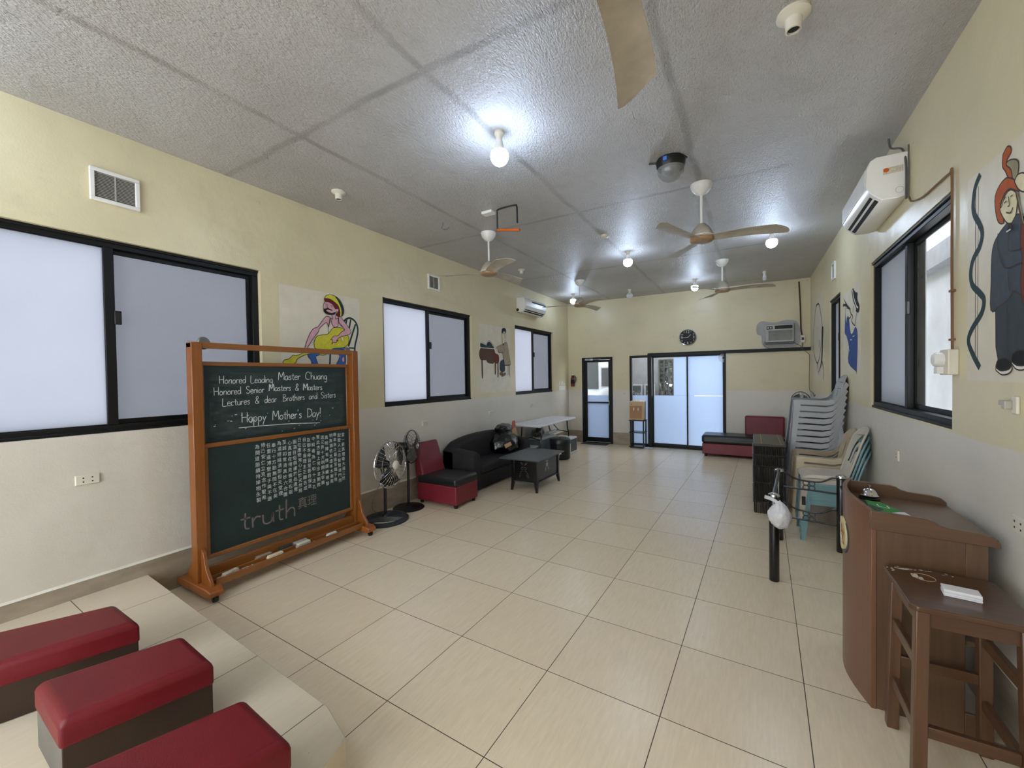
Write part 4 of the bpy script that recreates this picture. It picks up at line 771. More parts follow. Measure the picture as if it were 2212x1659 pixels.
# ================================================================ MOBILE CHALKBOARD
cbd = thing('chalkboard', (-2.04, 1.35, 0), 'green rolling chalkboard with chalk writing in an orange wooden frame', 'chalkboard')
for ya, yb in ((0.60, 0.672), (2.03, 2.10)):
    k = MB(); k.box((-2.078, ya, 0.075), (-1.99, yb, 1.925)); po = k.build('post', M_orange, cbd, bevel=0.005)
    k = MB()
    yc = (ya+yb)/2; s_ = 1 if ya < 1 else -1
    k.loft([[(-2.31, yc-0.045, 0.05), (-2.31, yc+0.045, 0.05), (-2.31, yc+0.045, 0.085), (-2.31, yc-0.045, 0.085)], [(-2.27, yc-0.055, 0.045), (-2.27, yc+0.055, 0.045), (-2.27, yc+0.055, 0.105), (-2.27, yc-0.055, 0.105)], [(-1.83, yc-0.055, 0.045), (-1.83, yc+0.055, 0.045), (-1.83, yc+0.055, 0.105), (-1.83, yc-0.055, 0.105)], [(-1.78, yc-0.045, 0.05), (-1.78, yc+0.045, 0.05), (-1.78, yc+0.045, 0.085), (-1.78, yc-0.045, 0.085)]])
    k.build('foot', wood('orange_varnished_foot', (118, 62, 24), (166, 98, 44), 0.3, 0) if 'orange_varnished_foot' not in bpy.data.materials else bpy.data.materials['orange_varnished_foot'], cbd, bevel=0.006)
    for sx in (1, -1):
        x = -2.034+sx*0.044; k = MB()
        pr_ = [(x, 0.10), (x+sx*0.15, 0.10), (x+sx*0.135, 0.14), (x+sx*0.07, 0.22), (x+sx*0.045, 0.31), (x+sx*0.03, 0.345), (x, 0.36)]
        k.loft([[(a, yc-0.012, b) for a, b in pr_], [(a, yc+0.012, b) for a, b in pr_]]); k.build('brace', M_orange, cbd, bevel=0.003)
        k = MB(); k.smooth = True; cx = -1.815 if sx > 0 else -2.275
        k.lathe([(0.004, -0.014), (0.024, -0.014), (0.026, 0), (0.024, 0.014), (0.004, 0.014)], (cx, yc, 0.026), (0, 1, 0), 18)
        w_ = k.build('caster', M_blackpl, cbd)
        MB().box((cx-0.014, yc-0.02, 0.025), (cx+0.014, yc-0.015, 0.055)).box((cx-0.014, yc+0.015, 0.025), (cx+0.014, yc+0.02, 0.055)).box((cx-0.014, yc-0.02, 0.046), (cx+0.014, yc+0.02, 0.056)).build('fork', M_blackmt, w_)
MB().box((-2.07, 0.60, 1.885), (-1.998, 2.10, 1.93)).build('top_rail', M_orangeh, cbd, bevel=0.005)
def board_panel(x, y0, y1, z0, z1, wf, lab):
    k = MB(); k.box((x-0.012, y0, z1-wf), (x+0.014, y1, z1)).box((x-0.012, y0, z0), (x+0.014, y1, z0+wf)).box((x-0.012, y0, z0+wf), (x+0.014, y0+wf, z1-wf)).box((x-0.012, y1-wf, z0+wf), (x+0.014, y1, z1-wf))
    f = k.build('panel_frame', M_orangeh, cbd, bevel=0.004)
    return MB().box((x-0.008, y0+wf, z0+wf), (x+0.004, y1-wf, z1-wf)).build('writing_surface', M_board, cbd, label=lab)
up = board_panel(-2.068, 0.672, 2.03, 1.10, 1.785, 0.032, 'upper green panel with English chalk writing')
lo = board_panel(-2.036, 0.672, 2.03, 0.25, 1.148, 0.034, 'lower green panel with columns of Chinese chalk writing')
k = MB(); k.loft([[(-2.02, y, 0.095), (-1.885, y, 0.095), (-1.885, y, 0.118), (-2.02, y, 0.118)] for y in (0.672, 2.03)])
k.box((-1.895, 0.672, 0.085), (-1.875, 2.03, 0.135)); k.box((-1.955, 0.672, 0.118), (-1.945, 2.03, 0.145)); k.box((-2.06, 0.672, 0.09), (-2.02, 2.03, 0.19)); k.build('chalk_tray', M_orangeh, cbd, bevel=0.003)
k = MB(); k.smooth = True; k.lathe([(0.045, -0.012), (0.05, 0), (0.045, 0.012)], (-2.034, 0.70, 1.925), (1, 0.25, 0), 20); k.build('pulley', mat('dull_steel', (130, 128, 122), 0.4, 0.8), cbd)
k = MB(); k.smooth = True; k.lathe([(0.035, -0.012), (0.04, 0), (0.035, 0.012)], (-2.034, 2.0, 1.925), (1, 0.25, 0), 20); k.build('pulley', bpy.data.materials['dull_steel'], cbd)
# stroke lettering for handwriting
GL = {
'H': (.62, ['0,1 .02,0', '.5,1 .5,0', '0,.5 .5,.52']), 'L': (.5, ['0,1 0,0 .45,.02']), 'M': (.75, ['0,0 .08,1 .33,.35 .6,1 .68,0']),
'C': (.7, ['.6,.8 .45,1 .2,.95 .02,.6 .05,.2 .3,0 .55,.1']), 'S': (.55, ['.45,.85 .25,1 .05,.85 .1,.6 .35,.45 .45,.2 .25,0 .02,.12']), 'D': (.65, ['.05,0 .05,1', '0,1 .35,.95 .58,.6 .5,.2 .05,0']),
'B': (.6, ['.05,0 .05,1', '0,1 .35,.95 .42,.72 .05,.52 .45,.42 .48,.12 .05,0']), '&': (.6, ['.5,.0 .15,.6 .12,.85 .28,1 .4,.85 .35,.7 .05,.3 .08,.05 .3,0 .5,.35']),
'!': (.25, ['.08,1.05 .08,.3', '.08,.08 .09,.0']), "'": (.18, ['.08,1 .04,.8']), '.': (.2, ['.05,.03 .08,0']),
'a': (.48, ['.38,.45 .2,.5 .03,.3 .1,.02 .3,.05 .38,.42 .4,0']), 'o': (.46, ['.2,.5 .03,.3 .1,.02 .3,.05 .38,.3 .2,.5']), 'n': (.46, ['.03,.5 .05,0', '.05,.3 .2,.5 .34,.42 .36,0']),
'r': (.34, ['.03,.5 .05,0', '.05,.3 .15,.48 .3,.45']), 'e': (.44, ['.05,.28 .34,.3 .3,.48 .15,.5 .03,.28 .1,.02 .3,.02 .38,.1']), 'd': (.46, ['.36,.4 .2,.5 .03,.3 .1,.02 .3,.05 .36,.35', '.38,1 .4,0']),
'i': (.2, ['.07,.5 .08,0', '.08,.7 .09,.75']), 'g': (.46, ['.36,.42 .2,.5 .03,.3 .1,.03 .3,.06 .36,.4 .38,-.25 .2,-.4 .05,-.28']), 's': (.38, ['.3,.45 .15,.5 .05,.38 .28,.18 .2,0 .02,.05']),
't': (.34, ['.14,.8 .15,.1 .28,0', '0,.52 .3,.54']), 'h': (.46, ['.04,1 .05,0', '.05,.3 .2,.5 .34,.42 .36,0']), 'u': (.46, ['.03,.5 .06,.1 .2,0 .34,.12 .36,.5 .4,0']), 'c': (.4, ['.33,.42 .18,.5 .03,.28 .1,.02 .3,.05']),
'w': (.6, ['.02,.5 .15,0 .27,.4 .4,0 .52,.5']), 'p': (.46, ['.05,.5 .05,-.45', '.05,.42 .25,.5 .38,.28 .25,.02 .05,.1']), 'y': (.44, ['.03,.5 .18,.08', '.38,.5 .18,.05 .05,-.4']), ' ': (.62, []),
}
def write(m, text, y0, z0, y1, z1, h, w, fn, bold=()):
    tot = sum(GL[c][0] for c in text); L_ = math.hypot(y1-y0, z1-z0); sx = L_/(tot-0.1); x = 0
    dy, dz = (y1-y0)/L_, (z1-z0)/L_
    for i, c in enumerate(text):
        for st in GL[c][1]:
            pts = [tuple(map(float, q.split(','))) for q in st.split()]
            if len(pts) > 2: pts = [(p.x, p.y) for p in bezier([(a, b, 0) for a, b in pts], 4)]
            sl = 0.08
            P2 = []
            for a, b in pts:
                u = x+(a+b*sl*0.3)*sx; v = b*h
                P2.append((y0+u*dy-v*dz*0.2+rnd.uniform(-.0006, .0006), z0+u*dz+v+rnd.uniform(-.0006, .0006)))
            ribbon(m, P2, w*(1.6 if c in bold else 1), fn, 0.0004)
        x += GL[c][0]*sx
k = MB(); fU = lambda u, v, w: (-2.0638+w, u, v)
write(k, 'Honored Leading', 0.815, 1.610, 1.235, 1.612, 0.062, 0.0042, fU)
write(k, 'Master Chuang', 1.29, 1.632, 1.775, 1.634, 0.072, 0.0052, fU)
write(k, 'Honored Senior', 0.775, 1.518, 1.16, 1.525, 0.062, 0.0042, fU)
write(k, 'Masters & Masters', 1.205, 1.535, 1.72, 1.530, 0.062, 0.0046, fU, bold='M')
write(k, 'Lectures & dear .Brothers and Sisters', 0.835, 1.428, 1.87, 1.448, 0.062, 0.0042, fU)
write(k, "Happy Mother's Day!", 0.975, 1.282, 1.70, 1.268, 0.082, 0.0056, fU)
ribbon(k, [(0.95, 1.240), (1.1, 1.238), (1.4, 1.228), (1.69, 1.205)], 0.0055, fU, 0.0004)
k.build('chalk_lettering', M_chalk, up)
smu, t, p = base('chalk_dust_smear'); p.inputs['Base Color'].default_value = lin((150, 160, 156)); p.inputs['Roughness'].default_value = 0.9
tc = t.new('ShaderNodeTexCoord').outputs['Object']; t.link(t.math('MULTIPLY', t.ramp(t.noise(14, tc, detail=6, rough=0.7, sc3=(1, 0.6, 2.5)), 0.45, 0.85), 0.30), p.inputs['Alpha'])
MB().box((-2.0640, 0.74, 1.17), (-2.0639, 1.96, 1.70)).build('chalk_smears', smu, up)
k = MB()
for i in range(26):
    y, z = (rnd.uniform(0.74, 1.1), rnd.uniform(1.27, 1.31)) if i < 9 else (rnd.uniform(0.75, 1.95), rnd.uniform(1.15, 1.36)); l_ = rnd.uniform(.004, .018)
    ribbon(k, [(y, z), (y+l_, z+rnd.uniform(-.003, .004))], rnd.uniform(.003, .006), fU, 0.0003)
k.build('chalk_flecks', M_chalk, up)
# Chinese columns, left to right
fLw = lambda u, v, w: (-2.0318+w, u, v)
CN = ['為開道脈續持掉相永製', '修己安仁立克念作聖希', '任重道溥聖君子與不迷', '奉行十方勤無間不在矣', '為道經綸清即但天堂理', '至誠如常清真妙六合彌', '心真首在得見偏見右能', '圓滿目俗俱慮於品達眾', '日在應物常心止於天然局', '自古不易理主正顯去成', '及御本帝皆是善自保治', '中和者為仁和十法孔', '賢此古聖上常示言開敘', '迷三界十方明開主宰廣', '真明陣有情護續明智', '明真源依太虛本木善周', '尊本來之最過至職子後', '配聖人三示智賢達門然', '堂一更真理場大道三然']
k = MB(); n = len(CN)
for i, col in enumerate(CN):
    y = 1.075+i*(1.925-1.075)/(n-1); top = 1.062+0.008*math.sin(i*1.7); bot = 0.605+0.012*math.sin(i*2.1)
    for j, ch in enumerate(col):
        z = top+(bot-top)*j/(len(col)-1)
        text_mesh(k, ch, 0.043, lambda u, v, w, y=y+rnd.uniform(-.003, .003), z=z: (-2.0314, y+u*0.92, z+v*0.98), cx=True)
k.build('chalk_characters', M_chalk, lo)
k = MB()
write(k, 'truth', 0.925, 0.393, 1.39, 0.375, 0.17, 0.013, fLw)
k.build('truth_lettering', M_chalk2, lo, label='large grey pink chalk word')
k = MB(); text_mesh(k, '真理', 0.115, lambda u, v, w: (-2.0314, 1.42+u*0.86, 0.435+v))
k.build('truth_characters', M_chalk2, lo)
# things lying on the tray
def eraser(y, x, l, mats, label, name='eraser', z=0.119, w=0.05, h=0.03, rot=0.0):
    e = thing(name, (x, y, z), label, 'eraser' if name == 'eraser' else 'chalk', 'erasers on the chalk tray' if name == 'eraser' else None)
    c, s_ = math.cos(rot), math.sin(rot)
    def bx(a, b, c0, d): 
        q = [(-w/2+c0, -l/2+c0), (w/2-c0, -l/2+c0), (w/2-c0, l/2-c0), (-w/2+c0, l/2-c0)]
        return MB().hexa([(x+u*c-v*s_, y+u*s_+v*c, z+a) for u, v in q], [(x+u*c-v*s_, y+u*s_+v*c, z+b) for u, v in q])
    bx(0, h*0.6, 0, 0).build('felt', mats[0], e, bevel=0.004); bx(h*0.6, h, 0.003, 0).build('back', mats[1], e, bevel=0.005)
grey = mat('grey_felt', (150, 150, 152), 0.9); cream = mat('cream_plastic', (214, 206, 176), 0.5); woodm = mat('pale_wood', (170, 140, 104), 0.6)
eraser(1.14, -1.915, 0.13, (cream, cream), 'rounded cream eraser on the chalk tray, second from the near end', w=0.042, h=0.03)
eraser(1.395, -1.915, 0.125, (grey, cream), 'grey felt eraser with a cream back on the chalk tray', w=0.045, h=0.042)
eraser(1.685, -1.915, 0.105, (M_chalk, M_chalk), 'small white eraser on the far part of the chalk tray', w=0.035, h=0.026)
eraser(1.08, -1.985, 0.13, (woodm, mat('dusty_taupe', (148, 138, 122), 0.8)), 'dusty taupe eraser at the back of the chalk tray', w=0.045)
eraser(1.27, -1.985, 0.12, (PAINT['dteal'], PAINT['dteal']), 'dark teal eraser at the back of the chalk tray', w=0.045, h=0.032)
eraser(1.41, -1.985, 0.13, (grey, grey), 'plain grey eraser at the back of the chalk tray', w=0.045, h=0.034)
eraser(0.79, -1.915, 0.12, (mat('dusty_cloth', (190, 184, 170), 0.9, var=0.2, nscale=40), bpy.data.materials['dusty_cloth']), 'worn cloth eraser with a dark end at the near end of the tray', w=0.045, h=0.028, rot=0.2)
for y, l, lb in ((0.90, 0.045, 'short white chalk stick beside the worn cloth eraser'), (0.715, 0.035, 'white chalk piece at the very end of the tray'), (0.955, 0.012, 'tiny white chalk crumb next to the short chalk stick'), (1.50, 0.012, 'tiny white chalk crumb between two erasers')):
    MB().tube([(-1.92, y-l/2, 0.1235), (-1.915, y+l/2, 0.1235)], 0.0045, 8).build('chalk_stick', M_chalk, label=lb, cat='chalk', group='chalk on the tray', org=(-1.92, y, 0.119))
# ================================================================ KNEELING BENCHES ON THE STAGE
def bench(q, z0, zt, label, ext=0):
    """q: top outline far-left, far-right, near-right, near-left (xy)"""
    c = (sum(p[0] for p in q)/4, sum(p[1] for p in q)/4)
    b = thing('padded_bench', (*c, z0), label, 'bench', 'red topped benches on the stage')
    def inset(k_): return [(c[0]+(x-c[0])*k_, c[1]+(y-c[1])*k_) for x, y in q]
    h = (zt-z0)
    m = MB(); m.hexa([(x, y, z0+0.002) for x, y in inset(0.975)], [(x, y, z0+h*0.62) for x, y in inset(0.975)])
    m.mi[5] = 1  # near end, light falling on it put into the colour
    m.build('base', [M_brownside, M_litend], b, bevel=0.004)
    m = MB()
    m.loft([[(x, y, z0+h*0.58) for x, y in inset(1.0)], [(x, y, z0+h*0.90) for x, y in inset(1.0)], [(x, y, zt-0.006) for x, y in inset(0.90)]])
    m.add([(*c, zt+0.004)], [])
    cu = m.build('cushion', M_red, b, bevel=0.022, seg=4)
bench([(-1.56, -0.47), (-1.347, -0.03), (-1.02, -0.035), (-1.165, -0.49)], 0.18, 0.45, 'red topped bench at the left edge, farthest of the three on the stage')
bench([(-0.860, -0.415), (-0.700, 0.025), (-0.368, 0.005), (-0.490, -0.425)], 0.18, 0.45, 'red topped bench in the middle of the three on the stage')
bench([(-0.20, -0.46), (-0.040, -0.035), (0.295, -0.058), (0.172, -0.49)], 0.18, 0.45, 'red topped bench nearest the stage corner, cut off by the bottom edge')
# ================================================================ STANDING FANS
def cage(m, c, ax, R, dep, nw, wr, rim):
    ax = Vector(ax).normalized(); e = Vector((0, 0, 1)).cross(ax).normalized(); g = ax.cross(e); c = Vector(c)
    m.ring(c, R, rim, ax, 40, 6)
    for sd in (1, -1):
        m.ring(c+ax*sd*dep*0.92, R*0.30, wr, ax, 20, 4); m.ring(c+ax*sd*dep*0.62, R*0.72, wr, ax, 28, 4)
        for i in range(nw):
            a = 2*PI*i/nw+(0.05 if sd < 0 else 0); pts = []
            for t_ in (0.16, 0.4, 0.7, 0.9, 1.0):
                h = dep*math.sqrt(max(0, 1-(t_*0.98)**2.6))
                pts.append(c+(e*math.cos(a)+g*math.sin(a))*R*t_+ax*sd*h)
            m.tube(pts, wr, 4)
def fan_head(f, c, ax, R, cagem, blm, capm, nb=3, nw=34, dep=0.075):
    ax = Vector(ax).normalized(); c = Vector(c); e = Vector((0, 0, 1)).cross(ax).normalized(); g = ax.cross(e)
    m = MB(); cage(m, c, ax, R, dep, nw, 0.0016, 0.006); m.build('cage', cagem, f, smooth=True)
    m = MB(); m.smooth = True; m.lathe([(R*0.19, 0), (R*0.19, 0.012), (R*0.12, 0.022), (0.002, 0.024)], c+ax*dep*0.92, ax, 20); m.build('badge_cap', capm, f)
    m = MB(); m.smooth = True; m.lathe([(0.045, -0.02), (0.055, -0.06), (0.055, -0.15), (0.04, -0.185), (0.01, -0.19)], c-ax*0.03, ax, 20); m.build('motor', M_blackpl, f)
    for i in range(nb):
        a0 = 2*PI*i/nb+0.4; m = MB(); m.smooth = True; rows = []
        for t_ in (0.12, 0.35, 0.6, 0.82, 0.92):
            wd = 0.5+0.38*t_; row = []
            for s_ in (-1, -0.5, 0, 0.5, 1):
                a = a0+s_*wd*0.75; row.append(c+(e*math.cos(a)+g*math.sin(a))*R*t_*(1-0.06*abs(s_))+ax*(s_*0.032))
            rows.append(row)
        vs = [p for r in rows for p in r]; fs = []
        for i2 in range(4):
            for j in range(4): fs.append((i2*5+j, i2*5+j+1, i2*5+6+j, i2*5+5+j))
        m.add(vs, fs); m.add([v+ax*0.003 for v in vs], fs); m.build('blade', blm, f)
    return ax
sf = thing('standing_fan', (-2.03, 2.47, 0), 'black pedestal fan with chrome cage and oval ring base beside the chalkboard', 'standing fan', 'pedestal fans')
k = MB(); k.smooth = True
def ov(a, r, z, x=-2.03, y=2.47): return (x+r*math.cos(a)*0.95, y+r*math.sin(a)*1.02, z)
n = 40
rings = []
for rr, zz in ((0.262, 0.0), (0.262, 0.02), (0.24, 0.038), (0.205, 0.036), (0.195, 0.018), (0.195, 0.0)):
    rings.append([ov(2*PI*i/n, rr, zz) for i in range(n)])
k.loft(rings+[rings[0]], cap=False)
k.smooth = True
for a in (0.75, 0.75+PI):
    L_, wd = 0.215, 0.085; row = []
    for t_ in (0, 0.4, 0.7, 1):
        w2 = 0.045+0.05*abs(t_-0.35)**1.5+0.02*t_; x = -2.03+math.cos(a)*L_*t_; y = 2.47+math.sin(a)*L_*t_; px, py = -math.sin(a)*w2, math.cos(a)*w2
        zt_ = 0.055-0.02*t_; row.append([(x-px, y-py, 0.004), (x+px, y+py, 0.004), (x+px*0.7, y+py*0.7, zt_), (x-px*0.7, y-py*0.7, zt_)])
    k.loft(row)
k.build('base', mat('dark_grey_plastic', (38, 42, 46), 0.5, var=0.1, nscale=20), sf)
k = MB(); k.smooth = True; k.lathe([(0.045, 0.045), (0.04, 0.07), (0.02, 0.085)], (-2.03, 2.47, 0)); k.build('base_collar', M_blackpl, sf)
MB().tube([(-2.03, 2.47, 0.07), (-2.03, 2.47, 0.46)], 0.017, 12).build('pole', M_blackmt, sf, smooth=True)
MB().box((-2.055, 2.445, 0.44), (-2.005, 2.495, 0.50)).tube([(-2.03, 2.47, 0.48), (-2.07, 2.465, 0.60)], 0.02, 8).build('control_box', M_blackpl, sf, bevel=0.004)
fan_head(sf, (-1.965, 2.50, 0.645), (0.995, 0.10, 0.02), 0.262, M_chrome, M_blackpl, M_ivory)
MB().tube(bezier([(-2.06, 2.45, 0.46), (-2.13, 2.41, 0.30), (-2.15, 2.38, 0.16), (-2.10, 2.42, 0.07)]), 0.003, 5).build('cord', M_browncord, sf, smooth=True)
sf = thing('standing_fan', (-2.12, 2.93, 0), 'black pedestal fan with a round flat base behind the chrome caged fan', 'standing fan', 'pedestal fans')
k = MB(); k.smooth = True; k.lathe([(0.19, 0), (0.195, 0.006), (0.18, 0.018), (0.05, 0.028), (0.03, 0.045), (0.018, 0.05)], (-2.12, 2.93, 0), n=40); k.build('base', M_blackpl, sf)
MB().tube([(-2.12, 2.93, 0.04), (-2.12, 2.93, 0.62)], 0.016, 12).build('pole', M_blackmt, sf, smooth=True)
MB().box((-2.145, 2.905, 0.58), (-2.095, 2.955, 0.66)).tube([(-2.12, 2.93, 0.64), (-2.15, 2.92, 0.74)], 0.02, 8).build('control_box', M_blackpl, sf, bevel=0.004)
fan_head(sf, (-2.07, 2.95, 0.775), (0.93, 0.36, 0.02), 0.205, M_blackmt, mat('smoky_fan_blade', (90, 88, 86), 0.3), M_chrome, nw=26)
sf = thing('standing_fan', (2.36, 7.75, 0), 'black pedestal fan standing behind the tall stack of grey chairs', 'standing fan', 'pedestal fans')
k = MB(); k.smooth = True; k.lathe([(0.19, 0), (0.19, 0.01), (0.05, 0.03), (0.02, 0.05)], (2.36, 7.75, 0)); k.build('base', M_blackpl, sf)
MB().tube([(2.36, 7.75, 0.04), (2.36, 7.75, 1.0)], 0.016, 10).build('pole', M_blackmt, sf)
fan_head(sf, (2.34, 7.70, 1.09), (-0.75, -0.65, 0.02), 0.21, M_blackmt, M_gdark, M_chrome, nw=16)
# ================================================================ RED AND BLACK CHAIR
def pad(m, a, b, puff=0.0):
    return m.box(a, b)
rc = thing('slipper_chair', (-1.85, 3.38, 0), 'low armless chair with red back and base and a black seat', 'chair')
MB().box((-2.17, 3.145, 0.045), (-1.535, 3.61, 0.275)).build('base', M_red2, rc, bevel=0.012, seg=3)
MB().box((-2.175, 3.14, 0.265), (-1.53, 3.615, 0.375)).build('seat', M_blackvin, rc, bevel=0.035, seg=4)
k = MB(); k.hexa([(-2.21, 3.15, 0.30), (-2.06, 3.15, 0.34), (-2.06, 3.605, 0.34), (-2.21, 3.605, 0.30)], [(-2.27, 3.175, 0.76), (-2.19, 3.175, 0.78), (-2.19, 3.58, 0.78), (-2.27, 3.58, 0.76)]); k.build('backrest', M_red2, rc, bevel=0.03, seg=4)
for x in (-2.13, -1.575):
    for y in (3.19, 3.565): MB().lathe([(0.022, 0), (0.026, 0.05)], (x, y, 0)).build('leg', M_blackpl, rc, smooth=True)
# ================================================================ DARK SOFA
so = thing('sofa', (-2.0, 4.6, 0), 'black fabric two seat sofa with a curved back against the left wall', 'sofa')
def loftx(m, prof_fn, ys): m.loft([[(x, y, z) for x, z in prof_fn(y)] for y in ys]); return m
k = MB(); k.hexa([(-2.28, 3.88, 0.03), (-1.745, 3.88, 0.03), (-1.745, 5.44, 0.03), (-2.28, 5.44, 0.03)], [(-2.28, 3.88, 0.23), (-1.735, 3.88, 0.23), (-1.735, 5.44, 0.23), (-2.28, 5.44, 0.23)]); k.build('base', M_blackfab, so, bevel=0.02, seg=3)
MB().box((-2.20, 3.98, 0.225), (-1.73, 5.33, 0.375)).build('seat_cushion', M_blackfab, so, bevel=0.045, seg=4)
k = MB(); ys = [3.80+0.17*i for i in range(11)]
def bp_(y):
    t_ = (y-4.65)/0.85; z = 0.585+0.165*math.sqrt(max(0, 1-min(1, abs(t_))**2.2)); return [(-2.30, 0.10), (-2.10, 0.10), (-2.08, z-0.06), (-2.12, z-0.01), (-2.20, z), (-2.29, z-0.02)]
loftx(k, bp_, ys); k.build('backrest', M_blackfab, so, bevel=0.02, seg=3, smooth=True)
for ya, yb in ((3.80, 3.98), (5.33, 5.50)):
    k = MB(); rows = []
    for x, z in ((-2.28, 0.60), (-2.1, 0.60), (-1.95, 0.585), (-1.80, 0.57), (-1.75, 0.55), (-1.735, 0.50)): rows.append([(x, ya, 0.03), (x, yb, 0.03), (x, yb, z-0.03), (x, yb-0.04, z), (x, ya+0.04, z), (x, ya, z-0.03)])
    k.loft(rows); k.build('armrest', M_blackfab, so, bevel=0.015, seg=3)
for x in (-2.22, -1.80):
    for y in (3.86, 5.42): MB().box((x-0.02, y-0.02, 0), (x+0.02, y+0.02, 0.035)).build('leg', M_blackpl, so)
# rubbish bag on the sofa
def blob(name, c, r, mats, parent=None, seed=1, amp=0.25, sub=3, knot=None, cut=None, **kw):
    bm = bmesh.new(); bmesh.ops.create_icosphere(bm, subdivisions=sub+1, radius=1.0); R_ = random.Random(seed)
    dirs = [(Vector((R_.gauss(0,1), R_.gauss(0,1), R_.gauss(0,1))).normalized(), R_.uniform(6, 14), R_.uniform(0, 6)) for _ in range(14)]
    m = MB(); m.smooth = True
    vs = []
    for v in bm.verts:
        d = v.co.normalized(); s_ = 0
        for dd, fr, ph in dirs: s_ += (1-abs(math.sin(d.dot(dd)*fr*0.6+ph)))**3
        s_ = s_/len(dirs)
        k_ = 1-amp*0.6+amp*1.6*s_
        p = Vector((d.x*r[0], d.y*r[1], d.z*r[2]))*k_
        if knot and d.z > 0: 
            f = 1-knot*d.z**1.5; p.x *= f; p.y *= f
        p += Vector(c)
        if cut is not None and p.z < cut: p.z = cut+0.001*R_.random()
        vs.append(p)
    m.add(vs, [tuple(v.index for v in f.verts) for f in bm.faces]); bm.free()
    return m.build(name, mats, parent, **kw)
gb = thing('rubbish_bag', (-1.98, 5.0, 0.375), 'full black plastic bin bag slumped on the dark sofa', 'bag')
blob('bag_body', (-1.97, 5.02, 0.53), (0.24, 0.36, 0.24), M_trash, gb, seed=4, amp=0.30, cut=0.377, knot=0.25)
blob('bag_neck', (-2.02, 5.08, 0.76), (0.14, 0.25, 0.09), M_trash, gb, seed=9, amp=0.45)
k = MB(); k.hexa([(-1.755, 4.70, 0.50), (-1.750, 4.70, 0.50), (-1.735, 4.86, 0.53), (-1.74, 4.86, 0.53)], [(-1.79, 4.71, 0.55), (-1.785, 4.71, 0.55), (-1.77, 4.88, 0.575), (-1.775, 4.88, 0.575)]); k.build('torn_label', PAINT['tan'], gb)
pk = thing('snack_packet', (-1.97, 5.38, 0.57), 'orange and gold packet sticking up behind the black bin bag', 'packet')
k = MB(); k.hexa([(-2.02, 5.30, 0.60), (-1.96, 5.30, 0.60), (-1.96, 5.46, 0.60), (-2.02, 5.46, 0.60)], [(-2.00, 5.29, 0.74), (-1.99, 5.29, 0.74), (-1.99, 5.44, 0.74), (-2.00, 5.44, 0.74)]); k.build('lower_wrap', PAINT['tan'], pk, bevel=0.006)
k = MB(); k.hexa([(-2.00, 5.29, 0.735), (-1.985, 5.29, 0.735), (-1.985, 5.44, 0.735), (-2.00, 5.44, 0.735)], [(-2.0, 5.34, 0.86), (-1.99, 5.34, 0.86), (-1.99, 5.42, 0.86), (-2.0, 5.42, 0.86)]); k.build('upper_wrap', mat('orange_red_wrap', (190, 84, 50), 0.4, var=0.3, nscale=30), pk, bevel=0.004)
# ================================================================ COFFEE TABLE
ct = thing('coffee_table', (-1.2, 4.65, 0), 'black coffee table with flared legs and cut out scroll panels in front of the sofa', 'table')
k = MB(); k.hexa([(-1.555, 4.20, 0.440), (-0.93, 4.20, 0.440), (-0.93, 5.10, 0.440), (-1.555, 5.10, 0.440)], [(-1.565, 4.19, 0.46), (-0.92, 4.19, 0.46), (-0.92, 5.11, 0.46), (-1.565, 5.11, 0.46)]); k.build('tabletop', M_gdark, ct, bevel=0.003)
k = MB(); k.lathe([(0.012, 0), (0.012, 0.001)], (-1.50, 4.27, 0.46), n=12); k.build('corner_bolt', M_blackmt, ct)
def pane_cut(u0, u1, z0, z1, mapf, name):
    k = MB(); k.plate([(u0, z0), (u1, z0), (u1, z1), (u0, z1)], [], 0.012, mapf); return k.build(name, M_blackmt, ct)
pane_cut(-1.36, -1.01, 0.13, 0.44, lambda u, v, w: (u, 4.262+w, v), 'end_panel'); pane_cut(-1.36, -1.01, 0.13, 0.44, lambda u, v, w: (u, 4.995+w, v), 'end_panel')
pane_cut(4.29, 4.96, 0.15, 0.44, lambda u, v, w: (-1.00+w, u, v), 'side_panel'); pane_cut(4.29, 4.96, 0.15, 0.44, lambda u, v, w: (-1.375+w, u, v), 'side_panel')
def motif(y0, z0, s_, w, mapf, m_, nm):
    k = MB()
    for q in (-1, 1):
        ribbon(k, [(y0+q*s_*a, z0+s_*b) for a, b in ((.12, .1), (.45, .0), (.6, .35), (.4, .6), (.15, .5), (.2, .35))], w, mapf, 0.002)
        ribbon(k, [(y0+q*s_*a, z0+s_*b) for a, b in ((.2, 1.0), (.5, 1.15), (.75, 1.6), (.55, 1.4), (.2, 1.3))], w, mapf, 0.002)
        ribbon(k, [(y0+q*s_*a, z0+s_*b) for a, b in ((.2, -.2), (.6, -.3), (.9, -.9), (1.1, -1.6), (.8, -1.3), (.5, -1.0))], w*0.5, mapf, 0.002)
    return k.build(nm, m_, ct)
motif(4.60, 0.325, 0.05, 0.014, lambda u, v, w: (-0.988+w, u, v), M_lid, 'bright_scroll_ribbons')  # pale ribbons stand in for light showing through the scroll cut-outs
motif(-1.19, 0.30, 0.07, 0.005, lambda u, v, w: (u, 4.262-w, v), bpy.data.materials['dull_steel'], 'carved_motif')
MB().box((-1.39, 4.25, 0.12), (-0.985, 5.01, 0.135)).build('bottom_shelf', M_gdark, ct)
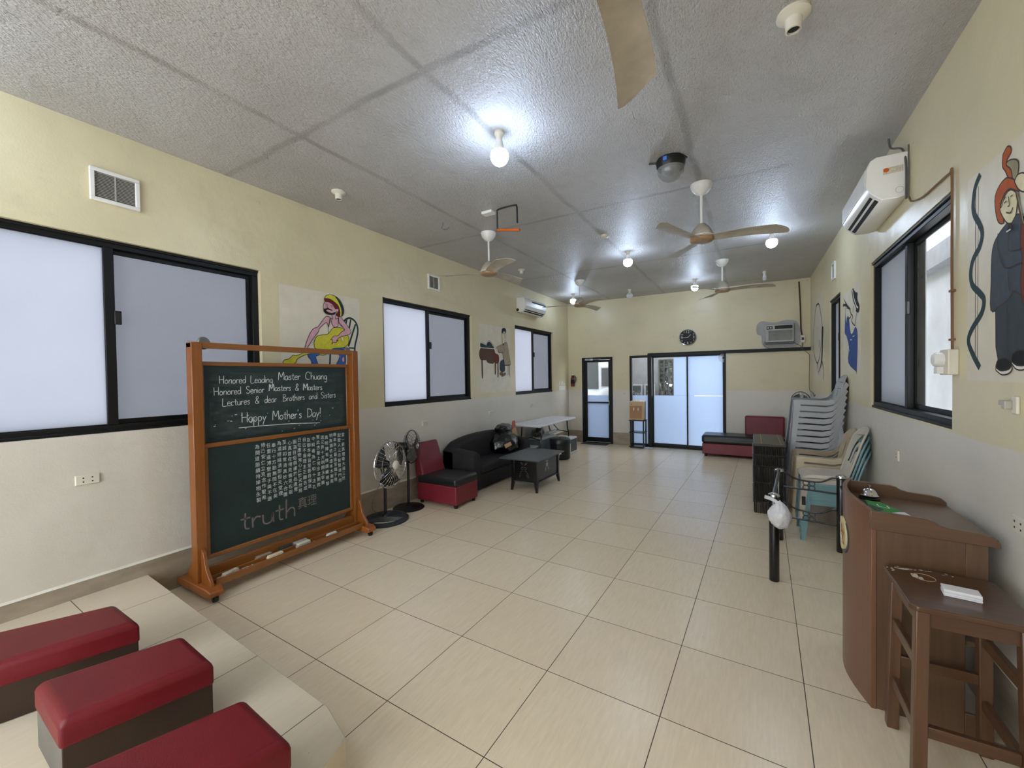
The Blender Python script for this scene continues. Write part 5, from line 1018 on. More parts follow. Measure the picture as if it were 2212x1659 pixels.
for x, sx in ((-1.39, -1), (-0.975, 1)):
    for y, sy in ((4.245, -1), (5.015, 1)):
        k = MB(); w_ = 0.05
        a = x if sx < 0 else x-w_; b = y if sy < 0 else y-w_
        k.loft([[(a+sx*0.02+0.01, b+sy*0.02+0.01, 0), (a+sx*0.02+w_-0.01, b+sy*0.02+0.01, 0), (a+sx*0.02+w_-0.01, b+sy*0.02+w_-0.01, 0), (a+sx*0.02+0.01, b+sy*0.02+w_-0.01, 0)], [(a, b, 0.14), (a+w_, b, 0.14), (a+w_, b+w_, 0.14), (a, b+w_, 0.14)], [(a, b, 0.44), (a+w_, b, 0.44), (a+w_, b+w_, 0.44), (a, b+w_, 0.44)]])
        k.build('leg', M_blackmt, ct, bevel=0.003)
# ================================================================ FOLDING TABLE AND WHAT IS UNDER IT
ft = thing('folding_table', (-1.98, 6.65, 0), 'white plastic folding table with dark metal legs near the far left corner', 'table')
MB().box((-2.295, 5.78, 0.700), (-1.675, 7.52, 0.742)).build('tabletop', M_table, ft, bevel=0.018, seg=3)
for y, sg in ((6.05, 1), (7.25, -1)):
    for x in (-2.2, -1.77):
        MB().tube(bezier([(x, y, 0.70), (x, y-sg*0.02, 0.52), (x, y-sg*0.07, 0.42), (x, y-sg*0.08, 0.0)], 5), 0.013, 8).build('leg', M_blackmt, ft, smooth=True)
    k = MB(); k.tube([(-2.2, y-sg*0.06, 0.44), (-1.985, y-sg*0.03, 0.47), (-1.77, y-sg*0.06, 0.44)], 0.010, 6); k.tube([(-1.985, y-sg*0.03, 0.47), (-1.985, y+sg*0.35, 0.70)], 0.009, 6); k.build('brace', M_blackmt, ft, smooth=True)
def bin_(x0, x1, y0, y1, z0, h, label, bm_=None, lm=None):
    b = thing('storage_bin', ((x0+x1)/2, (y0+y1)/2, z0), label, 'storage box', 'boxes under the folding table')
    i = 0.025; MB().hexa([(x0+i*1.6, y0+i*1.6, z0), (x1-i*1.6, y0+i*1.6, z0), (x1-i*1.6, y1-i*1.6, z0), (x0+i*1.6, y1-i*1.6, z0)], [(x0+i, y0+i, z0+h-0.03), (x1-i, y0+i, z0+h-0.03), (x1-i, y1-i, z0+h-0.03), (x0+i, y1-i, z0+h-0.03)]).build('tub', bm_ or M_bin, b, bevel=0.012)
    k = MB(); k.box((x0, y0, z0+h-0.035), (x1, y1, z0+h-0.008)); k.box((x0+0.02, y0+0.02, z0+h-0.008), (x1-0.02, y1-0.02, z0+h)); k.build('lid', lm or M_lid, b, bevel=0.008)
bin_(-2.30, -1.92, 5.62, 6.18, 0, 0.31, 'grey plastic bin with a pale lid behind the sofa arm')
bin_(-2.30, -1.90, 6.32, 6.98, 0, 0.42, 'larger grey plastic bin with a pale lid below the folding table')
bin_(-1.84, -1.47, 5.72, 6.25, 0, 0.20, 'low white flat box beside the round black stool', mat('white_flat_box', (196, 198, 202), 0.4), M_table)
MB().box((-2.31, 6.0, 0.42), (-2.29, 6.3, 0.60)).build('spare', M_gdark) if False else None
blob('clear_bag', (-2.12, 6.55, 0.50), (0.13, 0.22, 0.10), mat('dark_mixed_bag', (70, 66, 60), 0.3, var=0.4, nscale=25, bump=0.8, bscale=20), None, seed=21, amp=0.35, cut=0.423, label='clear plastic bag of dark odds and ends on the larger bin lid', cat='bag', org=(-2.12, 6.55, 0.42))
MB().tube([(-2.02, 6.80, 0.455), (-1.97, 7.08, 0.475)], 0.035, 14).build('plastic_roll', M_lid, label='rolled pale plastic sheet lying across the larger bin', cat='roll', org=(-2.0, 6.9, 0.42)) if True else None
k = MB(); k.smooth = True
k.lathe([(0.17, 0.0), (0.195, 0.02), (0.198, 0.30), (0.212, 0.31), (0.212, 0.365), (0.195, 0.40), (0.14, 0.418), (0.03, 0.405), (0.002, 0.40)], (-1.66, 6.62, 0), n=36); st = thing('round_stool', (-1.66, 6.62, 0), 'round black vinyl drum stool beside the white box', 'stool')
k.build('padded_drum', M_blackvin, st)
k = MB(); k.ring((-1.66, 6.62, 0.307), 0.203, 0.004, n=36, m=5); k.build('seam_piping', M_blackpl, st, smooth=True)
MB().lathe([(0.014, 0.403), (0.012, 0.411), (0.002, 0.413)], (-1.66, 6.62, 0), n=14).build('centre_button', M_blackpl, st, smooth=True)
wbx = thing('equipment_box', (-1.84, 7.25, 0), 'white cased box with a dark side panel behind the round stool', 'box')
MB().box((-2.02, 7.07, 0.0), (-1.63, 7.46, 0.335)).build('case', M_table, wbx, bevel=0.01)
MB().box((-2.0, 7.066, 0.03), (-1.66, 7.07, 0.30)).build('dark_panel', M_gdark, wbx); MB().box((-1.629, 7.10, 0.05), (-1.626, 7.43, 0.30)).build('side_panel', M_gdark, wbx)
# doormat
MB().box((-1.93, 8.44, 0.0), (-1.30, 8.70, 0.012)).build('door_mat', M_matrug, label='dark grey door mat in front of the far glass door', cat='door mat', bevel=0.003)
# ================================================================ WATER DISPENSER ON STAND
ds = thing('plant_stand', (-0.60, 8.55, 0), 'black three tier stand carrying the beige water dispenser', 'stand')
for z, nm in ((0.02, 'shelf'), (0.335, 'shelf'), (0.60, 'shelf')): MB().box((-0.765, 8.40, z), (-0.425, 8.70, z+0.018)).build(nm, M_blackmt, ds, bevel=0.003)
for x in (-0.745, -0.465):
    for y in (8.42, 8.66): MB().box((x, y, 0), (x+0.028, y+0.028, 0.60)).build('leg', M_blackmt, ds, bevel=0.002)
wd_ = thing('water_dispenser', (-0.60, 8.55, 0.618), 'beige tabletop water dispenser on the black stand', 'water dispenser')
MB().box((-0.755, 8.42, 0.618), (-0.445, 8.68, 1.045)).build('body', M_disp, wd_, bevel=0.02, seg=3)
k = MB(); k.box((-0.72, 8.414, 0.675), (-0.495, 8.42, 0.925)); k.build('recess', M_dispd, wd_)
k = MB(); k.box((-0.735, 8.408, 0.66), (-0.72, 8.42, 0.94)).box((-0.495, 8.408, 0.66), (-0.48, 8.42, 0.94)).box((-0.72, 8.408, 0.925), (-0.495, 8.42, 0.94)).box((-0.72, 8.408, 0.66), (-0.495, 8.42, 0.675)); k.build('recess_rim', M_dispd, wd_)
for x in (-0.665, -0.565): MB().box((x, 8.385, 0.85), (x+0.025, 8.42, 0.90)).tube([(x+0.012, 8.395, 0.86), (x+0.012, 8.39, 0.83)], 0.008).build('tap', M_ivory, wd_, bevel=0.003)
k = MB(); k.smooth = True; k.lathe([(0.10, 0), (0.095, 0.012), (0.06, 0.015), (0.05, 0.0)], (-0.60, 8.55, 1.045), n=24); k.build('bottle_collar', M_ivory, wd_)
MB().lathe([(0.010, 0), (0.010, 0.004)], (-0.70, 8.42, 0.975), (0, -1, 0), 12).build('indicator', PAINT['rbrown'], wd_)
blob('floor_cloth', (-0.36, 8.45, 0.012), (0.12, 0.08, 0.025), mat('pale_blue_cloth', (178, 190, 196), 0.9), None, seed=33, amp=0.3, cut=0.001, label='crumpled pale cloth on the floor at the foot of the sliding door', cat='cloth', org=(-0.36, 8.45, 0))
# ================================================================ RED CHAISE
cz = thing('chaise_bench', (1.5, 8.3, 0), 'red and black chaise bench with a half length red back at the far wall', 'chaise')
MB().box((0.765, 8.06, 0.05), (2.15, 8.60, 0.262)).build('base', M_red2, cz, bevel=0.015, seg=3)
MB().box((0.755, 8.05, 0.255), (2.155, 8.60, 0.425)).build('seat', M_blackvin, cz, bevel=0.05, seg=4)
MB().box((1.50, 8.47, 0.36), (2.16, 8.63, 0.785)).build('backrest', M_red2, cz, bevel=0.03, seg=4)
for x in (0.83, 2.08):
    for y in (8.11, 8.54): MB().lathe([(0.022, 0), (0.026, 0.055)], (x, y, 0)).build('leg', M_blackpl, cz)
# ================================================================ RATTAN SHELF
rs = thing('rattan_shelf', (1.8, 5.15, 0), 'black rattan shelf unit of closely set upright canes beside the grey chairs', 'shelf')
X0, X1, Y0, Y1, ZT = 1.632, 1.955, 4.70, 5.62, 0.80
MB().box((X0, Y0, ZT-0.02), (X1, Y1, ZT+0.008)).build('top_board', mat('dark_brown_grey_top', (46, 42, 38), 0.35, var=0.15), rs, bevel=0.006)
k = MB()
for x in (1.715, 1.905): k.box((x-0.003, Y0, ZT+0.008), (x+0.003, Y1, ZT+0.0095))
k.build('pale_strip', PAINT['tan'], rs)
for y in (Y0, Y1-0.02):
    for i in range(19):
        x = X0+0.012+i*(X1-X0-0.024)/18+0.002*math.sin(i*5); j_ = 0.006*math.sin(i*2.3)
        MB().tube([(x, y+0.01, 0), (x+j_, y+0.008, 0.4), (x, y+0.01, ZT-0.02)], 0.0062, 6).build('cane', M_rattan, rs, smooth=True)
for i in range(12):
    y = Y0+0.07+i*(Y1-Y0-0.14)/11
    MB().tube([(X0+0.008, y, 0), (X0+0.008, y+0.004, 0.4), (X0+0.008, y, ZT-0.02)], 0.0062, 6).build('cane', M_rattan, rs, smooth=True)
for z in (0.13, 0.36, 0.55, 0.68):
    k = MB(); k.tube([(X0, Y0+0.01, z), (X1, Y0+0.01, z)], 0.009, 6); k.tube([(X0, Y1-0.01, z), (X1, Y1-0.01, z)], 0.009, 6); k.tube([(X0, Y0+0.01, z), (X0, Y1-0.01, z)], 0.009, 6); k.box((X0+0.02, Y0+0.04, z-0.006), (X1-0.01, Y1-0.04, z+0.006)); k.build('tier', M_rattan, rs)
# ================================================================ PLASTIC CHAIRS (front faces -x)
def curved(y): return 0.9*y*y
def seat_part(root, m_, W_, zs, x0=-0.21, x1=0.20):
    k = MB(); n = 8; rows = []
    for i in range(n+1):
        x = x0+(x1-x0)*i/n; dz = -0.035 if i == 0 else (-0.010 if i == 1 else 0.0)
        sag = -0.012*math.sin(PI*i/n)
        rows.append([(x, y, zs+dz+sag*(1-(2*y/W_)**2)+(-0.03 if abs(y) > W_/2-0.004 else 0)) for y in (-W_/2, -W_/2+0.012, -W_/4, 0, W_/4, W_/2-0.012, W_/2)])
    rows2 = [[(x, y, z-0.005) for x, y, z in r] for r in rows]
    vs = [p for r in rows for p in r]+[p for r in rows2 for p in r]; N = len(rows)*7; fs = []
    for i in range(n):
        for j in range(6):
            a = i*7+j; fs.append((a, a+1, a+8, a+7)); fs.append((N+a, N+a+7, N+a+8, N+a+1))
    for i in range(n):
        for j in (0, 6): a = i*7+j; fs.append((a, a+7, N+a+7, N+a))
    for j in range(6):
        for i in (0, n): a = i*7+j; fs.append((a, a+1, N+a+1, N+a))
    k.add(vs, fs); return k.build('seat', m_, root, smooth=True)
def back_part(root, m_, Wb, Wt, zs, zt, xb, xt, slots):
    out = []; n = 10
    out += [(-Wb/2, zs), (-Wt/2, zt-0.13)]
    for i in range(n+1):
        a = PI-PI*i/n; out.append((Wt/2*math.cos(a), zt-0.12+0.12*math.sin(a)))
    out += [(Wt/2, zt-0.13), (Wb/2, zs)]
    out = out[::-1]
    def mp(u, v, w):
        t_ = (v-zs)/(zt-zs); return (xb+(xt-xb)*t_**1.15-0.9*u*u*0.9+w*1.0, u, v)
    k = MB(); k.plate(out, slots, 0.006, mp)
    # rolled rim
    rim = [p for p in out]; k.tube([mp(u, v, 0.004) for u, v in rim], 0.009, 6)
    return k.build('backrest', m_, root)
def leg_L(root, m_, p0, p1, sx, sy, w0, w1):
    """L section leg from floor p0 to top p1, flanges pointing sx, sy"""
    k = MB(); t_ = 0.006
    (xa, ya, za), (xb, yb, zb) = p0, p1
    k.hexa([(xa, ya, za), (xa+sx*w0, ya, za), (xa+sx*w0, ya+sy*t_, za), (xa, ya+sy*t_, za)], [(xb, yb, zb), (xb+sx*w1, yb, zb), (xb+sx*w1, yb+sy*t_, zb), (xb, yb+sy*t_, zb)])
    k.hexa([(xa, ya, za), (xa+sx*t_, ya, za), (xa+sx*t_, ya+sy*w0, za), (xa, ya+sy*w0, za)], [(xb, yb, zb), (xb+sx*t_, yb, zb), (xb+sx*t_, yb+sy*w1, zb), (xb, yb+sy*w1, zb)])
    return k.build('leg', m_, root)
def slots_v(zs, zt, W_, n, w):
    hs = []
    for i in range(n):
        c = (i-(n-1)/2)*W_; top = zt-0.05-0.05*abs(i-(n-1)/2)
        hs.append([(c-w/2, zs+0.09), (c+w/2, zs+0.09), (c+w/2, top-0.02), (c, top), (c-w/2, top-0.02)])
    return hs
def armchair(m_, label, group):
    r = thing('plastic_chair', (0, 0, 0), label, 'chair', group)
    seat_part(r, m_, 0.43, 0.40)
    back_part(r, m_, 0.40, 0.42, 0.385, 0.865, 0.195, 0.30, slots_v(0.40, 0.84, 0.085, 4, 0.035))
    for s in (-1, 1):
        # arm: flat top with drooping outer lip, sweeping up into the back
        path = [(-0.235, 0.570), (-0.20, 0.578), (-0.05, 0.572), (0.08, 0.566), (0.15, 0.585), (0.195, 0.64), (0.235, 0.72), (0.265, 0.79)]
        k = MB(); rows = []
        for i, (x, z) in enumerate(path):
            t_ = max(0, (i-4)/3); yi = 0.205-0.02*t_; yo = 0.262-0.052*t_; lip = 0.058-0.016*t_
            dx = 0.03*t_
            rows.append([(x, s*yi, z), (x, s*yo, z-0.004), (x+dx, s*(yo+0.004), z-lip), (x+dx, s*(yo-0.002), z-lip), (x, s*(yo-0.006), z-0.010), (x, s*yi, z-0.006)])
        k.smooth = False; k.loft(rows); k.build('armrest', m_, r)
        leg_L(r, m_, (-0.275, s*0.275, 0), (-0.235, s*0.262, 0.568), 1, -s, 0.045, 0.075)
        leg_L(r, m_, (0.285, s*0.245, 0), (0.20, s*0.212, 0.41), -1, -s, 0.045, 0.06)
    return r
def sidechair(m_, label, group):
    r = thing('plastic_side_chair', (0, 0, 0), label, 'chair', group)
    seat_part(r, m_, 0.40, 0.43, -0.20, 0.19)
    hs = []
    for i in range(2):
        a = 0.10-0.045*i; w = 0.028
    def arc(rad, w, zc, sp):
        n = 8; o = [(rad*math.cos(PI*j/n), zc+rad*1.35*math.sin(PI*j/n)) for j in range(n+1)]; q = [((rad-w)*math.cos(PI*j/n), zc+(rad-w)*1.3*math.sin(PI*j/n)) for j in range(n, -1, -1)]
        return [(rad, zc-sp)]+o+[(-rad, zc-sp), (-rad+w, zc-sp)]+q+[(rad-w, zc-sp)]
    hs = [arc(0.125, 0.042, 0.64, 0.10), arc(0.058, 0.035, 0.62, 0.09)]
    back_part(r, m_, 0.37, 0.40, 0.42, 0.885, 0.185, 0.33, hs)
    for s in (-1, 1):
        leg_L(r, m_, (-0.225, s*0.225, 0), (-0.195, s*0.198, 0.41), 1, -s, 0.04, 0.06)
        leg_L(r, m_, (0.26, s*0.225, 0), (0.19, s*0.195, 0.42), -1, -s, 0.04, 0.06)
        k = MB(); k.hexa([(-0.19, s*0.2, 0.35), (0.18, s*0.2, 0.35), (0.18, s*0.195, 0.35), (-0.19, s*0.195, 0.35)], [(-0.19, s*0.2, 0.405), (0.18, s*0.2, 0.405), (0.18, s*0.195, 0.405), (-0.19, s*0.195, 0.405)]); k.build('apron', m_, r)
    return r
ORD = ['first', 'second', 'third', 'fourth', 'fifth', 'sixth', 'seventh', 'eighth', 'ninth', 'tenth', 'eleventh', 'twelfth']
GG = 'stacked grey plastic armchairs'
N = 11
c0 = armchair(M_gchair, 'pale grey plastic armchair at the bottom of the tall stack', GG)
bx, by = 2.215, 5.40
c0.location = (bx, by, 0)
for i in range(1, N):
    lab = 'pale grey plastic armchair on top of the tall stack' if i == N-1 else 'pale grey plastic armchair, %s from the top of the tall stack' % ORD[N-1-i]
    dup(c0, (bx+0.0075*i, by, 0.073*i), 0, lab, GG)
GB = 'stacked beige plastic armchairs'
c1 = armchair(M_bchair, 'beige plastic armchair at the bottom of the short beige stack', GB); c1.location = (2.262, 4.80, 0)
dup(c1, (2.265, 4.80, 0.075), 0, 'beige plastic armchair in the middle of the short beige stack', GB)
dup(c1, (2.268, 4.80, 0.150), 0, 'beige plastic armchair on top of the short beige stack', GB)
GT = 'stacked armless plastic chairs'
c2 = sidechair(M_tchair, 'teal armless plastic chair at the bottom of its stack', GT); c2.location = (2.245, 4.22, 0)
dup(c2, (2.240, 4.22, 0.07), 0, 'teal armless plastic chair, second from the bottom of its stack', GT)
dup(c2, (2.235, 4.22, 0.14), 0, 'teal armless plastic chair directly under the off white one', GT)
c3 = sidechair(M_wchair, 'off white armless plastic chair on top of the teal ones', GT); c3.location = (2.230, 4.22, 0.21)
# ================================================================ BLACK METAL FRAME WITH HANGING BAG
mf = thing('metal_frame', (2.03, 3.4, 0), 'black metal four post frame with curved scroll rails in front of the chairs', 'frame')
A, B, C_, D = (1.763, 2.95), (1.843, 3.915), (2.309, 3.83), (2.235, 2.87)
for (x, y), h in ((A, 0.66), (B, 0.665), (C_, 0.67), (D, 0.66)):
    k = MB(); k.smooth = True; k.lathe([(0.033, 0), (0.035, 0.004), (0.035, h-0.01), (0.03, h)], (x, y, 0), n=20); po = k.build('post', M_blackmt, mf)
    k = MB(); k.smooth = True; k.lathe([(0.030, h), (0.04, h+0.006), (0.038, h+0.02), (0.015, h+0.032), (0.002, h+0.034)], (x, y, 0), n=20); k.build('post_cap', M_chrome, po)
def railp(P0, P1, zc, mir=False):
    (xa, ya), (xb, yb) = P0, P1; f = lambda t_, z: (xa+(xb-xa)*t_, ya+(yb-ya)*t_, z)
    k = MB(); k.tube(bezier([f(0, zc+0.045), f(0.12, zc+0.04), f(0.24, zc+0.005), f(0.38, zc-0.012), f(0.62, zc-0.012), f(0.74, zc+0.005), f(0.86, zc+0.04), f(1, zc+0.045)], 5), 0.0085, 8); k.build('curved_rail', M_blackmt, mf, smooth=True)
    MB().tube([f(0, zc-0.095), f(1, zc-0.095)], 0.0085, 8).build('straight_rail', M_blackmt, mf, smooth=True)
    ax = Vector((-(yb-ya), xb-xa, 0)).normalized()
    for t_, z in ((0.45, zc-0.033), (0.55, zc-0.033), (0.45, zc-0.075), (0.55, zc-0.075)):
        k = MB(); k.ring(f(t_, z), 0.022, 0.0045, ax, 20, 6); k.build('scroll_ring', M_blackmt, mf, smooth=True)
for zc in (0.62, 0.33): railp(B, C_, zc)
MB().tube([(A[0], A[1], 0.675), (B[0], B[1], 0.68)], 0.014, 12).build('side_rail', M_blackmt, mf, smooth=True)
MB().tube([(D[0], D[1], 0.60), (C_[0], C_[1], 0.60)], 0.012, 12).build('side_rail', M_blackmt, mf, smooth=True)
MB().tube([(A[0], A[1], 0.30), (B[0], B[1], 0.30)], 0.010, 12).build('side_rail', M_blackmt, mf, smooth=True)
MB().box((2.02, 3.86, 0.38), (2.05, 3.868, 0.46)).build('hanging_tag', M_blackpl, mf)
hb = thing('hanging_bag', (1.78, 2.90, 0.66), 'small white plastic bag tied to the near post of the black metal frame', 'bag')
blob('bag_body', (1.795, 2.875, 0.545), (0.085, 0.075, 0.115), M_bagw, hb, seed=12, amp=0.28, knot=0.5)
MB().tube(bezier([(1.70, 2.90, 0.665), (1.735, 2.905, 0.655), (1.77, 2.90, 0.64), (1.79, 2.88, 0.62)]), [0.016]*19 if False else 0.014, 8).build('tied_handle', M_bagw, hb, smooth=True)
# ================================================================ LECTERN
lc = thing('lectern', (2.3, 2.0, 0), 'brown wooden lectern with a bowed front and a raised rim against the right wall', 'lectern')
yn, yf = 1.72, 2.30
nn = 12
def fx(t_, z): return 2.108-0.058*math.sin(PI*t_)
k = MB(); rows = []
for i in range(nn+1):
    t_ = i/nn; y = yn+(yf-yn)*t_; zt_ = 0.962+0.012*math.sin(PI*t_)+0.028*t_
    rows.append([(fx(t_, 0), y, 0.0), (fx(t_, 0)+0.02, y, 0.0), (fx(t_, 0)+0.02, y, zt_), (fx(t_, 0), y, zt_)])
k.loft(rows); k.build('front_panel', M_podfront, lc, bevel=0.002, seg=1)
for y, nm in ((yn, 'near'), (yf-0.02, 'far')):
    k = MB(); k.box((2.125, y+0.006, 0.0), (2.43, y+0.022, 0.88)); k.box((2.43, y+0.006, 0.62), (2.50, y+0.022, 0.87)); k.box((2.43, y+0.006, 0.0), (2.50, y+0.022, 0.10)); k.build('side_panel', M_podside, lc, bevel=0.002, seg=1)
    pr_ = [(2.104, 0.962), (2.30, 0.952), (2.325, 0.945), (2.345, 0.930), (2.375, 0.922), (2.47, 0.915), (2.51, 0.905), (2.532, 0.885), (2.535, 0.862), (2.50, 0.862), (2.104, 0.872)]
    if nm == 'far': pr_ = [(a, b+0.022) if i < 8 else (a, b) for i, (a, b) in enumerate(pr_)]
    k = MB(); k.loft([[(a, y-0.004, b) for a, b in pr_], [(a, y+0.020, b) for a, b in pr_]]); k.build('rim_board', M_podtop, lc, bevel=0.003)
k = MB(); k.hexa([(2.11, yn+0.01, 0.895), (2.53, yn+0.01, 0.872), (2.53, yf-0.01, 0.872), (2.11, yf-0.01, 0.895)], [(2.11, yn+0.01, 0.915), (2.53, yn+0.01, 0.892), (2.53, yf-0.01, 0.892), (2.11, yf-0.01, 0.915)]); k.build('desk_top', M_podtop, lc)
MB().box((2.14, yn+0.02, 0.40), (2.48, yf-0.02, 0.42)).build('shelf', M_podside, lc); MB().box((2.14, yn+0.02, 0.66), (2.48, yf-0.02, 0.68)).build('shelf', M_podside, lc)
lg = thing('oval_sign', (2.06, 2.02, 0.65), 'cream oval sign with orange and white lettering on the lectern front', 'sign')
def fo_(u, v, w): t_ = (2.02+u-yn)/(yf-yn); return (fx(t_, 0)-w-0.0005, 2.02+u, 0.745+v)
k = MB(); el = [(0.085*math.cos(2*PI*i/40), 0.088*math.sin(2*PI*i/40)) for i in range(40)]; k.plate(el, [], 0.010, fo_); pl_ = k.build('oval_plate', mat('cream_sign', (206, 194, 146), 0.5), lg)
k = MB(); k.plate([(a*1.12, b*1.1-0.012) for a, b in el], [], 0.004, fo_); k.build('painted_sign_shadow', M_gdark, lg)  # dark oval set lower than the sign, painted as its shadow
k = MB(); text_mesh(k, 'N', 0.10, lambda u, v, w: fo_(0.065-u, v-0.02, 0.011)); text_mesh(k, 'Z', 0.10, lambda u, v, w: fo_(0.0-u, v-0.05, 0.0112)); k.build('orange_lettering', PAINT['orange'], pl_)
k = MB(); ribbon(k, [(0.035, 0.045), (0.01, 0.015), (0.012, -0.005), (-0.03, -0.045)], 0.011, lambda u, v, w: fo_(u, v, 0.012+w), 0.0004); ribbon(k, [(0.025, -0.015), (0.005, -0.02)], 0.016, lambda u, v, w: fo_(u, v, 0.012+w), 0.0004); k.build('white_lettering', PAINT['white'], pl_)
dk = lambda x: 0.915-0.0548*(x-2.11)
b_ = thing('service_bell', (2.185, 2.165, dk(2.185)), 'silver service bell on a black base on the lectern', 'bell')
k = MB(); k.smooth = True; k.lathe([(0.046, 0.0), (0.047, 0.008), (0.038, 0.016), (0.01, 0.018)], (2.185, 2.165, dk(2.185)), n=28); k.build('bell_base', M_blackpl, b_)
k = MB(); k.smooth = True; k.lathe([(0.043, 0.020), (0.044, 0.023), (0.037, 0.028), (0.034, 0.040), (0.022, 0.054), (0.006, 0.060), (0.002, 0.061)], (2.185, 2.165, dk(2.185)), n=28); dm = k.build('bell_dome', M_chrome, b_)
k = MB(); k.smooth = True; k.lathe([(0.004, 0.058), (0.004, 0.070), (0.007, 0.072), (0.007, 0.077), (0.001, 0.079)], (2.185, 2.165, dk(2.185)), n=14); k.build('plunger', M_chrome, dm)
gk = thing('green_pack', (2.185, 1.90, 0.9), 'flat green packet with a white corner lying on the lectern beside the bell', 'packet')
def gp(pts, z0, z1): return [(x, y, dk(x)+z0) for x, y in pts], [(x, y, dk(x)+z1) for x, y in pts]
q = [(2.140, 1.93), (2.215, 1.83), (2.262, 1.87), (2.262, 1.95), (2.215, 2.06), (2.150, 2.07)]
k = MB(); k.loft(list(gp(q, 0.001, 0.014))); k.build('pack_body', PAINT['green'], gk, bevel=0.003)
k = MB(); k.loft(list(gp([(2.20, 1.85), (2.24, 1.80), (2.29, 1.84), (2.275, 1.92), (2.245, 1.90)], 0.001, 0.0155))); k.build('white_corner', M_paper, gk, bevel=0.002)
k = MB(); k.loft(list(gp([(2.142, 1.935), (2.18, 1.885), (2.195, 1.91), (2.165, 1.96), (2.148, 1.98)], 0.0142, 0.0146))); k.build('dark_print', PAINT['slate'], gk)
k = MB()
for a, b in (((2.185, 1.96), (2.225, 1.95)), ((2.225, 1.95), (2.225, 2.0)), ((2.185, 1.96), (2.185, 2.005))): ribbon(k, [a, b], 0.005, lambda u, v, w: (u, v, dk(u)+0.0145+w), 0.0004)
k.build('white_print', PAINT['white'], gk)
sh = thing('shelf_clutter', (2.47, 1.85, 0.68), 'pale crumpled papers on the lectern shelf behind the side panel', 'papers')
k = MB(); k.box((2.44, 1.76, 0.681), (2.47, 1.92, 0.84)); k.build('folder', M_gdark, sh, bevel=0.003)
k = MB(); k.box((2.472, 1.75, 0.681), (2.478, 1.90, 0.82)); k.build('paper_sheet', M_ivory, sh)
# ================================================================ WOODEN STOOL
ws = thing('bar_stool', (2.32, 1.45, 0), 'tall worn dark wooden stool in front of the lectern', 'stool')
sx0, sx1, sy0, sy1, sz = 2.135, 2.49, 1.265, 1.665, 0.735
o_ = [(sx0+0.02, sy0), (sx1-0.02, sy0), (sx1, sy0+0.02), (sx1, sy1-0.02), (sx1-0.02, sy1), (sx0+0.02, sy1), (sx0, sy1-0.02), (sx0, sy0+0.02)]
se = prism(o_, sz-0.022, sz).build('seat', M_stoolh, ws, bevel=0.005)
lw = 0.042
legs = []
for x, sgx in ((sx0+0.02, -1), (sx1-0.02-lw, 1)):
    for y, sgy in ((sy0+0.02, -1), (sy1-0.02-lw, 1)):
        k = MB(); d = 0.012
        k.hexa([(x+sgx*d, y+sgy*d, 0), (x+sgx*d+lw, y+sgy*d, 0), (x+sgx*d+lw, y+sgy*d+lw, 0), (x+sgx*d, y+sgy*d+lw, 0)], [(x, y, sz-0.022), (x+lw, y, sz-0.022), (x+lw, y+lw, sz-0.022), (x, y+lw, sz-0.022)])
        k.build('leg', M_stool, ws, bevel=0.004)
xa, xb = sx0+0.024, sx1-0.024-0.03; ya, yb = sy0+0.024, sy1-0.024-0.03
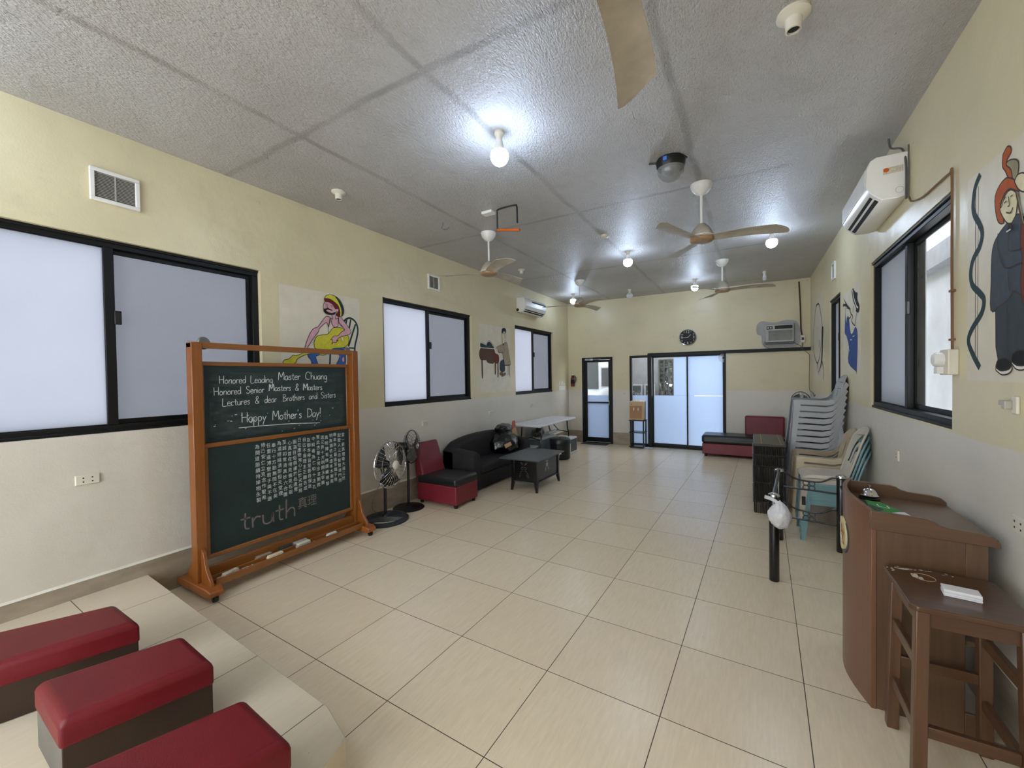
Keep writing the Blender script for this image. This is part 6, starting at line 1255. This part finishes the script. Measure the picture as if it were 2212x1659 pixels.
for (a, b), mt in ((((xa+0.03, ya+0.006, 0), (xb, ya+0.026, 0)), M_stoolh), (((xa+0.03, yb+0.004, 0), (xb, yb+0.024, 0)), M_stoolh), (((xa+0.004, ya+0.03, 0), (xa+0.024, yb, 0)), M_stool), (((xb+0.004, ya+0.03, 0), (xb+0.024, yb, 0)), M_stool)):
    MB().box((a[0], a[1], sz-0.085), (b[0], b[1], sz-0.022)).build('apron', mt, ws, bevel=0.002)
for z, h in ((0.47, 0.045), (0.20, 0.045)):
    MB().box((xa+0.0, ya+0.03, z), (xa+0.022, yb, z+h)).build('rung', M_stool, ws, bevel=0.003)
    MB().box((xb+0.006, ya+0.03, z), (xb+0.028, yb, z+h)).build('rung', M_stool, ws, bevel=0.003)
MB().box((xa+0.03, ya+0.004, 0.22), (xb, ya+0.028, 0.265)).build('rung', M_stoolh, ws, bevel=0.003)
MB().box((xa+0.03, yb+0.002, 0.30), (xb, yb+0.026, 0.345)).build('rung', M_stoolh, ws, bevel=0.003)
# flaked paint and a ring mark on the seat
k = MB(); fz = lambda u, v, w: (u, v, sz+0.0004+w)
R2 = random.Random(5)
def fleck(cx, cy, rx, ry):
    n_ = 9; k.plate([(cx+rx*math.cos(2*PI*i/n_)*R2.uniform(.5, 1.1), cy+ry*math.sin(2*PI*i/n_)*R2.uniform(.5, 1.1)) for i in range(n_)], [], 0.0003, fz)
fleck(2.20, 1.635, 0.028, 0.010); fleck(2.225, 1.585, 0.018, 0.028); fleck(2.24, 1.56, 0.012, 0.02)
for i in range(16): fleck(R2.uniform(2.15, 2.40), R2.uniform(1.635, 1.66), R2.uniform(.003, .010), R2.uniform(.002, .005))
for i in range(6): fleck(2.145+R2.uniform(0, .02), R2.uniform(1.56, 1.65), .004, .008)
k.build('flaked_paint', M_ivory, se)
k = MB(); k.ring((2.255, 1.575, sz+0.0002), 0.036, 0.0012, n=28, m=4); k.build('ring_stain', PAINT['tan'], se)
cd = thing('card_stack', (2.335, 1.435, sz), 'small stack of white cards lying on the dark wooden stool', 'cards')
cdx, cdy = 2.325, 1.438
for i in range(6):
    Mx = Matrix.Translation((cdx+0.001*math.sin(i*2), cdy+0.001*math.cos(i*3), sz+0.0005+i*0.0036)) @ Matrix.Rotation(-0.12, 4, 'Z')
    k = MB(); k.box((-0.052, -0.030, 0), (0.052, 0.030, 0.0030 if i < 5 else 0.009), Mx); k.build('card', M_paper, cd, bevel=0.0012)
